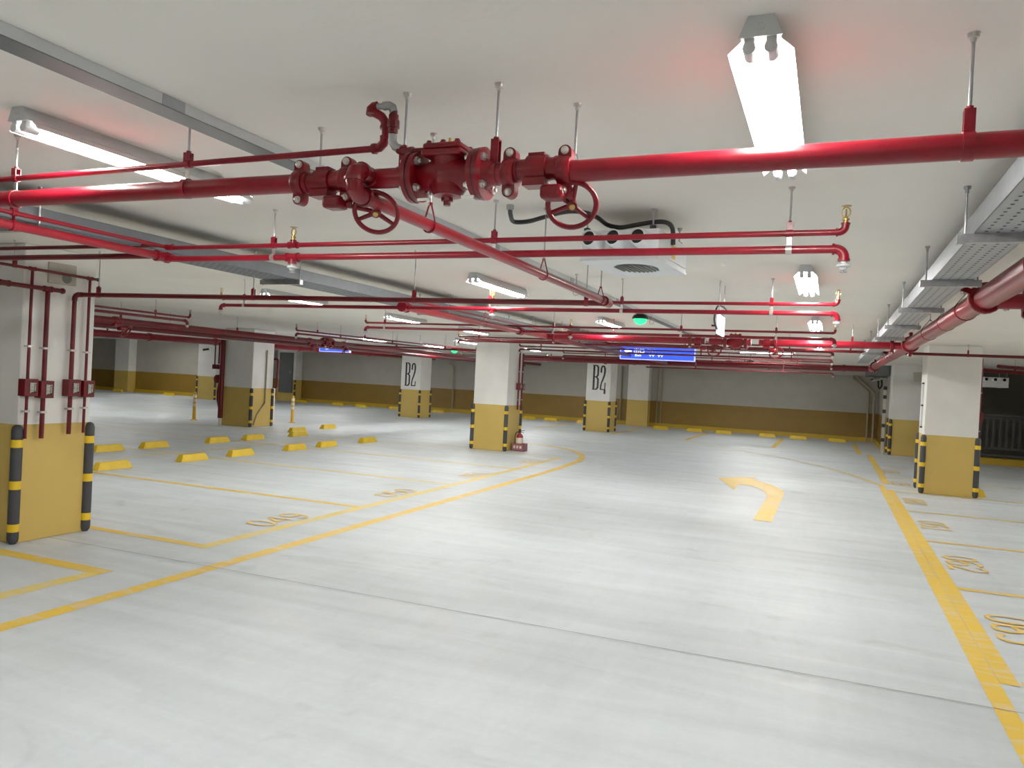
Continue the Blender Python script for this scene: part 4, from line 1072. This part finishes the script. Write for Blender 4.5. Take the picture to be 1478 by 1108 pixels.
# ------------------------------------------------------------------ wheel stops
def make_stop():
    rt = empty('wheel_stop', (0,0,0))
    L_, w, h = 0.60, 0.15, 0.115
    v = [(-w/2,0,0),(w/2,0,0),(w/2,L_,0),(-w/2,L_,0),(-w*0.30,0.06,h),(w*0.30,0.06,h),(w*0.30,L_-0.06,h),(-w*0.30,L_-0.06,h)]
    MB().add(v, [(3,2,1,0),(4,5,6,7),(0,1,5,4),(1,2,6,5),(2,3,7,6),(3,0,4,7)]).build('block', 'stop', rt, smooth=False, bevel=0.008)
    for y in (0.16,0.44): MB().cyl((0,y,h-0.002), (0,y,h+0.003), 0.013, 10).build('anchor_bolt', 'galv', rt)
    return rt
st0 = make_stop()
STOPS = []
for i, y in enumerate((7.83,9.34,10.45,11.94,12.96,14.48)):
    STOPS.append((-9.47,y,0,'yellow wheel stop in the front row of left bays, %s from the left' % ORD[i], 'wheel stops of the front left row'))
for i, y in enumerate((9.32,10.30,11.88,12.93,14.44)):
    STOPS.append((-11.33,y,0,'yellow wheel stop in the back row of left bays, %s from the left' % ORD[i], 'wheel stops of the back left row'))
STOPS.append((-12.1,15.4,0,'yellow wheel stop peeking out behind the overlapping one', 'wheel stops of the back left row'))
STOPS.append((-12.3,16.95,0,'yellow wheel stop furthest back, near the posts', 'wheel stops of the back left row'))
for i, x in enumerate((-5.95,-4.72,-3.70,-2.22,-1.20,0.03)):
    STOPS.append((x,28.35,-PI/2,'yellow wheel stop at the far wall right of the pilaster, %s from the left' % ORD[i], 'wheel stops at the far wall, right part'))
for i, x in enumerate((-11.2,-10.3,-8.95)):
    STOPS.append((x,28.6,-PI/2,'yellow wheel stop at the far wall between the middle and lettered pillars, %s from left' % ORD[i], 'wheel stops at the far wall, middle part'))
for i, x in enumerate((-31.5,-28.3,-22.3,-20.3,-19.1,-17.4,-15.3)):
    STOPS.append((x,28.7 if x > -25 else 26.9,-PI/2,'yellow wheel stop at the far wall left of the middle pillar, %s from left' % ORD[i], 'wheel stops at the far wall, left part'))
for i, (x, y, rz, lb, gp) in enumerate(STOPS):
    o = st0 if i == 0 else copy_tree(st0)
    o.location = (x, y, 0); o.rotation_euler = (0, 0, rz); tag(o, lb, 'wheel stop', gp)
ws = copy_tree(st0); ws.location = (2.44,15.0,0); ws.rotation_euler = (0,0,0); tag(ws, 'yellow wheel stop at the foot of the right pillar', 'wheel stop', 'wheel stops of the right bays')

# ------------------------------------------------------------------ flexible posts
def make_post(x, y, label):
    rt = empty('delineator_post', (x,y,0), label, 'post', 'yellow delineator posts')
    MB().lathe((x,y,0), AZ, [(0,0.10),(0.012,0.10),(0.03,0.055),(0.035,0.05)], 18).build('base', 'post', rt)
    MB().lathe((x,y,0.03), AZ, [(0,0.046),(0.70,0.040),(0.735,0.034),(0.75,0.015)], 16).build('post', 'post', rt)
    for z in (0.42,0.54,0.66):
        MB().ring((x,y,z), AZ, 0.040, 0.0475, 0.075, 18).build('reflective_band', 'reflect', rt)
make_post(-16.12,16.4,'yellow delineator post left of the riser pillar')
make_post(-14.15,18.1,'yellow delineator post right of the riser pillar')

# ------------------------------------------------------------------ fire extinguisher and its stand
sx, sy = -6.28, 15.93
sd = empty('extinguisher_stand', (sx,sy,0), 'dusty red extinguisher stand at the foot of the middle pillar', 'stand')
MB().box((sx-0.14,sy-0.12,0), (sx+0.15,sy+0.12,0.012)).box((sx-0.14,sy-0.12,0), (sx+0.15,sy-0.112,0.165)).box((sx-0.14,sy+0.112,0),(sx+0.15,sy+0.12,0.165)).box((sx-0.14,sy-0.12,0),(sx-0.132,sy+0.12,0.165)).box((sx+0.142,sy-0.12,0),(sx+0.15,sy+0.12,0.165)).build('tray', 'extbox', sd, smooth=False)
MB().box((sx-0.09,sy-0.1215,0.06), (sx-0.05,sy-0.120,0.12)).box((sx-0.02,sy-0.1215,0.06),(sx+0.02,sy-0.120,0.12)).box((sx+0.05,sy-0.1215,0.06),(sx+0.10,sy-0.120,0.12)).build('lettering', 'paper', sd, smooth=False)
xt = empty('fire_extinguisher', (sx,sy,0.012), 'red fire extinguisher with black hose standing in the dusty red stand', 'fire extinguisher')
MB().lathe((sx,sy,0.013), AZ, [(0,0.070),(0.01,0.076),(0.30,0.076),(0.345,0.060),(0.37,0.030),(0.385,0.024)], 22).build('cylinder', 'ext', xt)
MB().lathe((sx,sy,0.17), AZ, [(0,0.0765),(0.001,0.0775),(0.12,0.0775),(0.121,0.0765)], 22).build('label_sticker', 'paper', xt)
v = MB().cyl((sx,sy,0.39), (sx,sy,0.43), 0.022, 12); v.obox((sx+0.045,sy,0.445), (1,0,0.18), AY, (-0.18,0,1), (0.065,0.012,0.006)); v.obox((sx+0.04,sy,0.415), (1,0,-0.2), AY, (0.2,0,1), (0.055,0.011,0.005))
v.build('handle', 'black', xt)
MB().tube(smooth_path([(sx-0.02,sy,0.42),(sx-0.075,sy-0.01,0.40),(sx-0.10,sy-0.02,0.32),(sx-0.10,sy-0.02,0.20),(sx-0.098,sy-0.02,0.13)]), 0.010, 8).build('hose', 'black', xt)

# ------------------------------------------------------------------ wall equipment
pn = empty('grey_panel', (-22.8,29.3,0.4), 'tall dark grey cabinet panel on the far left pilaster', 'cabinet')
MB().box((-23.72,29.22,0.40), (-22.97,29.3,2.25)).build('door', 'panel', pn, smooth=False, bevel=0.004)
MB().box((-23.10,29.20,1.28), (-23.07,29.22,1.40)).build('handle', 'galv', pn, smooth=False)
def conduit(label, pts, r=0.03, mat='conduit'):
    c = MB().tube(pts, r, 10).build('conduit', mat); return tag(c, label, 'conduit')
conduit('grey conduit dropping down the far wall left of the middle pillar', [(-15.15,29.72,2.10),(-14.95,29.72,2.02),(-14.90,29.72,1.90),(-14.90,29.72,0.02)])
conduit('thin conduit just left of the far wall pilaster', [(-7.55,29.75,2.3),(-7.55,29.75,0.02)], 0.025)
conduit('thin conduit just right of the far wall pilaster', [(-6.12,29.75,2.3),(-6.12,29.75,0.02)], 0.02)
conduit('second thin conduit right of the far wall pilaster', [(-5.96,29.75,2.3),(-5.96,29.75,0.02)], 0.02)
conduit('bent conduit in the far right corner, left one', [(0.75,29.7,2.30),(0.78,29.7,2.18),(1.24,29.7,1.80),(1.28,29.7,1.72),(1.28,29.7,0.02)], 0.035)
conduit('bent conduit in the far right corner, right one', [(0.85,29.64,2.30),(0.9,29.64,2.22),(1.42,29.64,1.76),(1.47,29.64,1.68),(1.47,29.64,0.02)], 0.04)
cm = empty('security_camera', (1.55,26.5,2.1), 'white bullet security camera on the far right corner wall', 'camera')
MB().cyl((1.62,26.6,2.16), (1.45,26.55,2.16), 0.02, 10).build('bracket', 'whitemetal', cm)
MB().cyl((1.45,26.75,2.17), (1.20,26.35,2.12), 0.055, 14).build('body', 'whitemetal', cm)
MB().cyl((1.20,26.35,2.12), (1.19,26.33,2.118), 0.045, 14).build('lens', 'black', cm)
cm = empty('security_camera', (-24.75,25.95,2.15), 'dark bullet security camera on the distant left pillar', 'camera')
MB().cyl((-24.75,26.0,2.18), (-24.78,25.85,2.18), 0.03, 10).build('bracket', 'whitemetal', cm)
MB().cyl((-24.75,25.85,2.18), (-24.95,25.7,2.13), 0.045, 14).build('body', 'black', cm)
cb = MB().tube(smooth_path([(1.35,27.45,2.21),(1.42,27.2,2.1),(1.42,26.9,1.92),(1.46,26.8,1.86),(1.52,26.9,1.96),(1.52,27.1,2.10),(1.50,27.3,2.21)]), 0.025, 8)
tag(cb.build('cable_loop', 'black'), 'black cable loop hanging in the far right corner', 'cable')
db = MB().box((1.05,24.95,2.22), (1.60,27.4,ZC-0.002)); tag(db.build('junction_duct', 'panel', smooth=False, bevel=0.01), 'dark grey duct box under the ceiling in the far right corner', 'duct')
bx = MB().box((2.12,23.80,2.06), (2.42,23.9,2.32)); tag(bx.build('junction_box', 'beige', smooth=False, bevel=0.008), 'beige box high on the pillar behind the right pillar', 'box')
sr = empty('guide_strip', (1.50,15.2,1.5), 'narrow grey strip light mounted upright on the right pillar', 'strip light')
MB().box((1.497,15.12,1.13), (1.52,15.20,1.86)).build('strip', 'greymetal', sr, smooth=False)
for z in (1.115,1.49,1.872): MB().box((1.490,15.11,z-0.014), (1.52,15.21,z+0.014)).build('clip', 'black', sr, smooth=False)
bp_ = empty('striped_barrier', (1.45,24.1,0), 'slim white post with black bands beside the far right pillar', 'post')
MB().box((1.41,24.0,0), (1.49,24.08,1.85)).build('post', 'beige', bp_, smooth=False)
for z in (0.35,0.75,1.15,1.55,1.80): MB().box((1.405,23.995,z), (1.495,24.085,z+0.10)).build('band', 'black', bp_, smooth=False)

# ------------------------------------------------------------------ fence by the ramp
fn = empty('ramp_fence', (4.7,23.2,0.17), 'dark grey vertical bar fence on a yellow kerb at the right edge', 'fence')
fx0, fx1, fy_ = 2.5, 7.1, 23.25
for z in (1.28,1.20,0.42,0.24): MB().box((fx0,fy_-0.025,z-0.025), (fx1,fy_+0.025,z+0.025)).build('rail', 'fence', fn, smooth=False)
x = fx0
while x < fx1:
    MB().box((x,fy_-0.012,0.42), (x+0.055,fy_+0.012,1.20)).build('bar', 'fence', fn, smooth=False); x += 0.145
x = fx0
while x < fx1+0.01:
    MB().box((x,fy_-0.03,0.17), (x+0.06,fy_+0.03,1.30)).build('post', 'fence', fn, smooth=False); x += 1.14

# ------------------------------------------------------------------ camera, world, view
f_px = 1116.785; yaw, pitch, roll = 0.389, -0.0077284, 0.0509993
fw = Vector((-math.sin(yaw)*math.cos(pitch), math.cos(yaw)*math.cos(pitch), math.sin(pitch)))
r0 = Vector((math.cos(yaw), math.sin(yaw), 0)); u0 = r0.cross(fw)
rv = r0*math.cos(roll)+u0*math.sin(roll); uv = -r0*math.sin(roll)+u0*math.cos(roll)
cam = bpy.data.cameras.new('camera'); co = bpy.data.objects.new('camera', cam); COL.objects.link(co)
cam.sensor_fit = 'HORIZONTAL'; cam.sensor_width = 36.0; cam.lens = 36.0*f_px/1478.0
cam.clip_start = 0.05; cam.clip_end = 200
mw = Matrix((( rv.x, uv.x, -fw.x, 0), (rv.y, uv.y, -fw.y, 0), (rv.z, uv.z, -fw.z, 1.6), (0,0,0,1)))
co.matrix_world = mw
scene.camera = co
w = bpy.data.worlds.new('world'); scene.world = w; w.use_nodes = True
w.node_tree.nodes['Background'].inputs[0].default_value = (0.5, 0.52, 0.55, 1); w.node_tree.nodes['Background'].inputs[1].default_value = 0.15
scene.view_settings.view_transform = 'Standard'
scene.view_settings.look = 'None'
scene.view_settings.exposure = 1.22
scene.view_settings.gamma = 1.14
scene.cycles.max_bounces = 8; scene.cycles.diffuse_bounces = 5; scene.cycles.glossy_bounces = 3
scene.cycles.use_denoising = True
scene.cycles.sample_clamp_indirect = 6.0
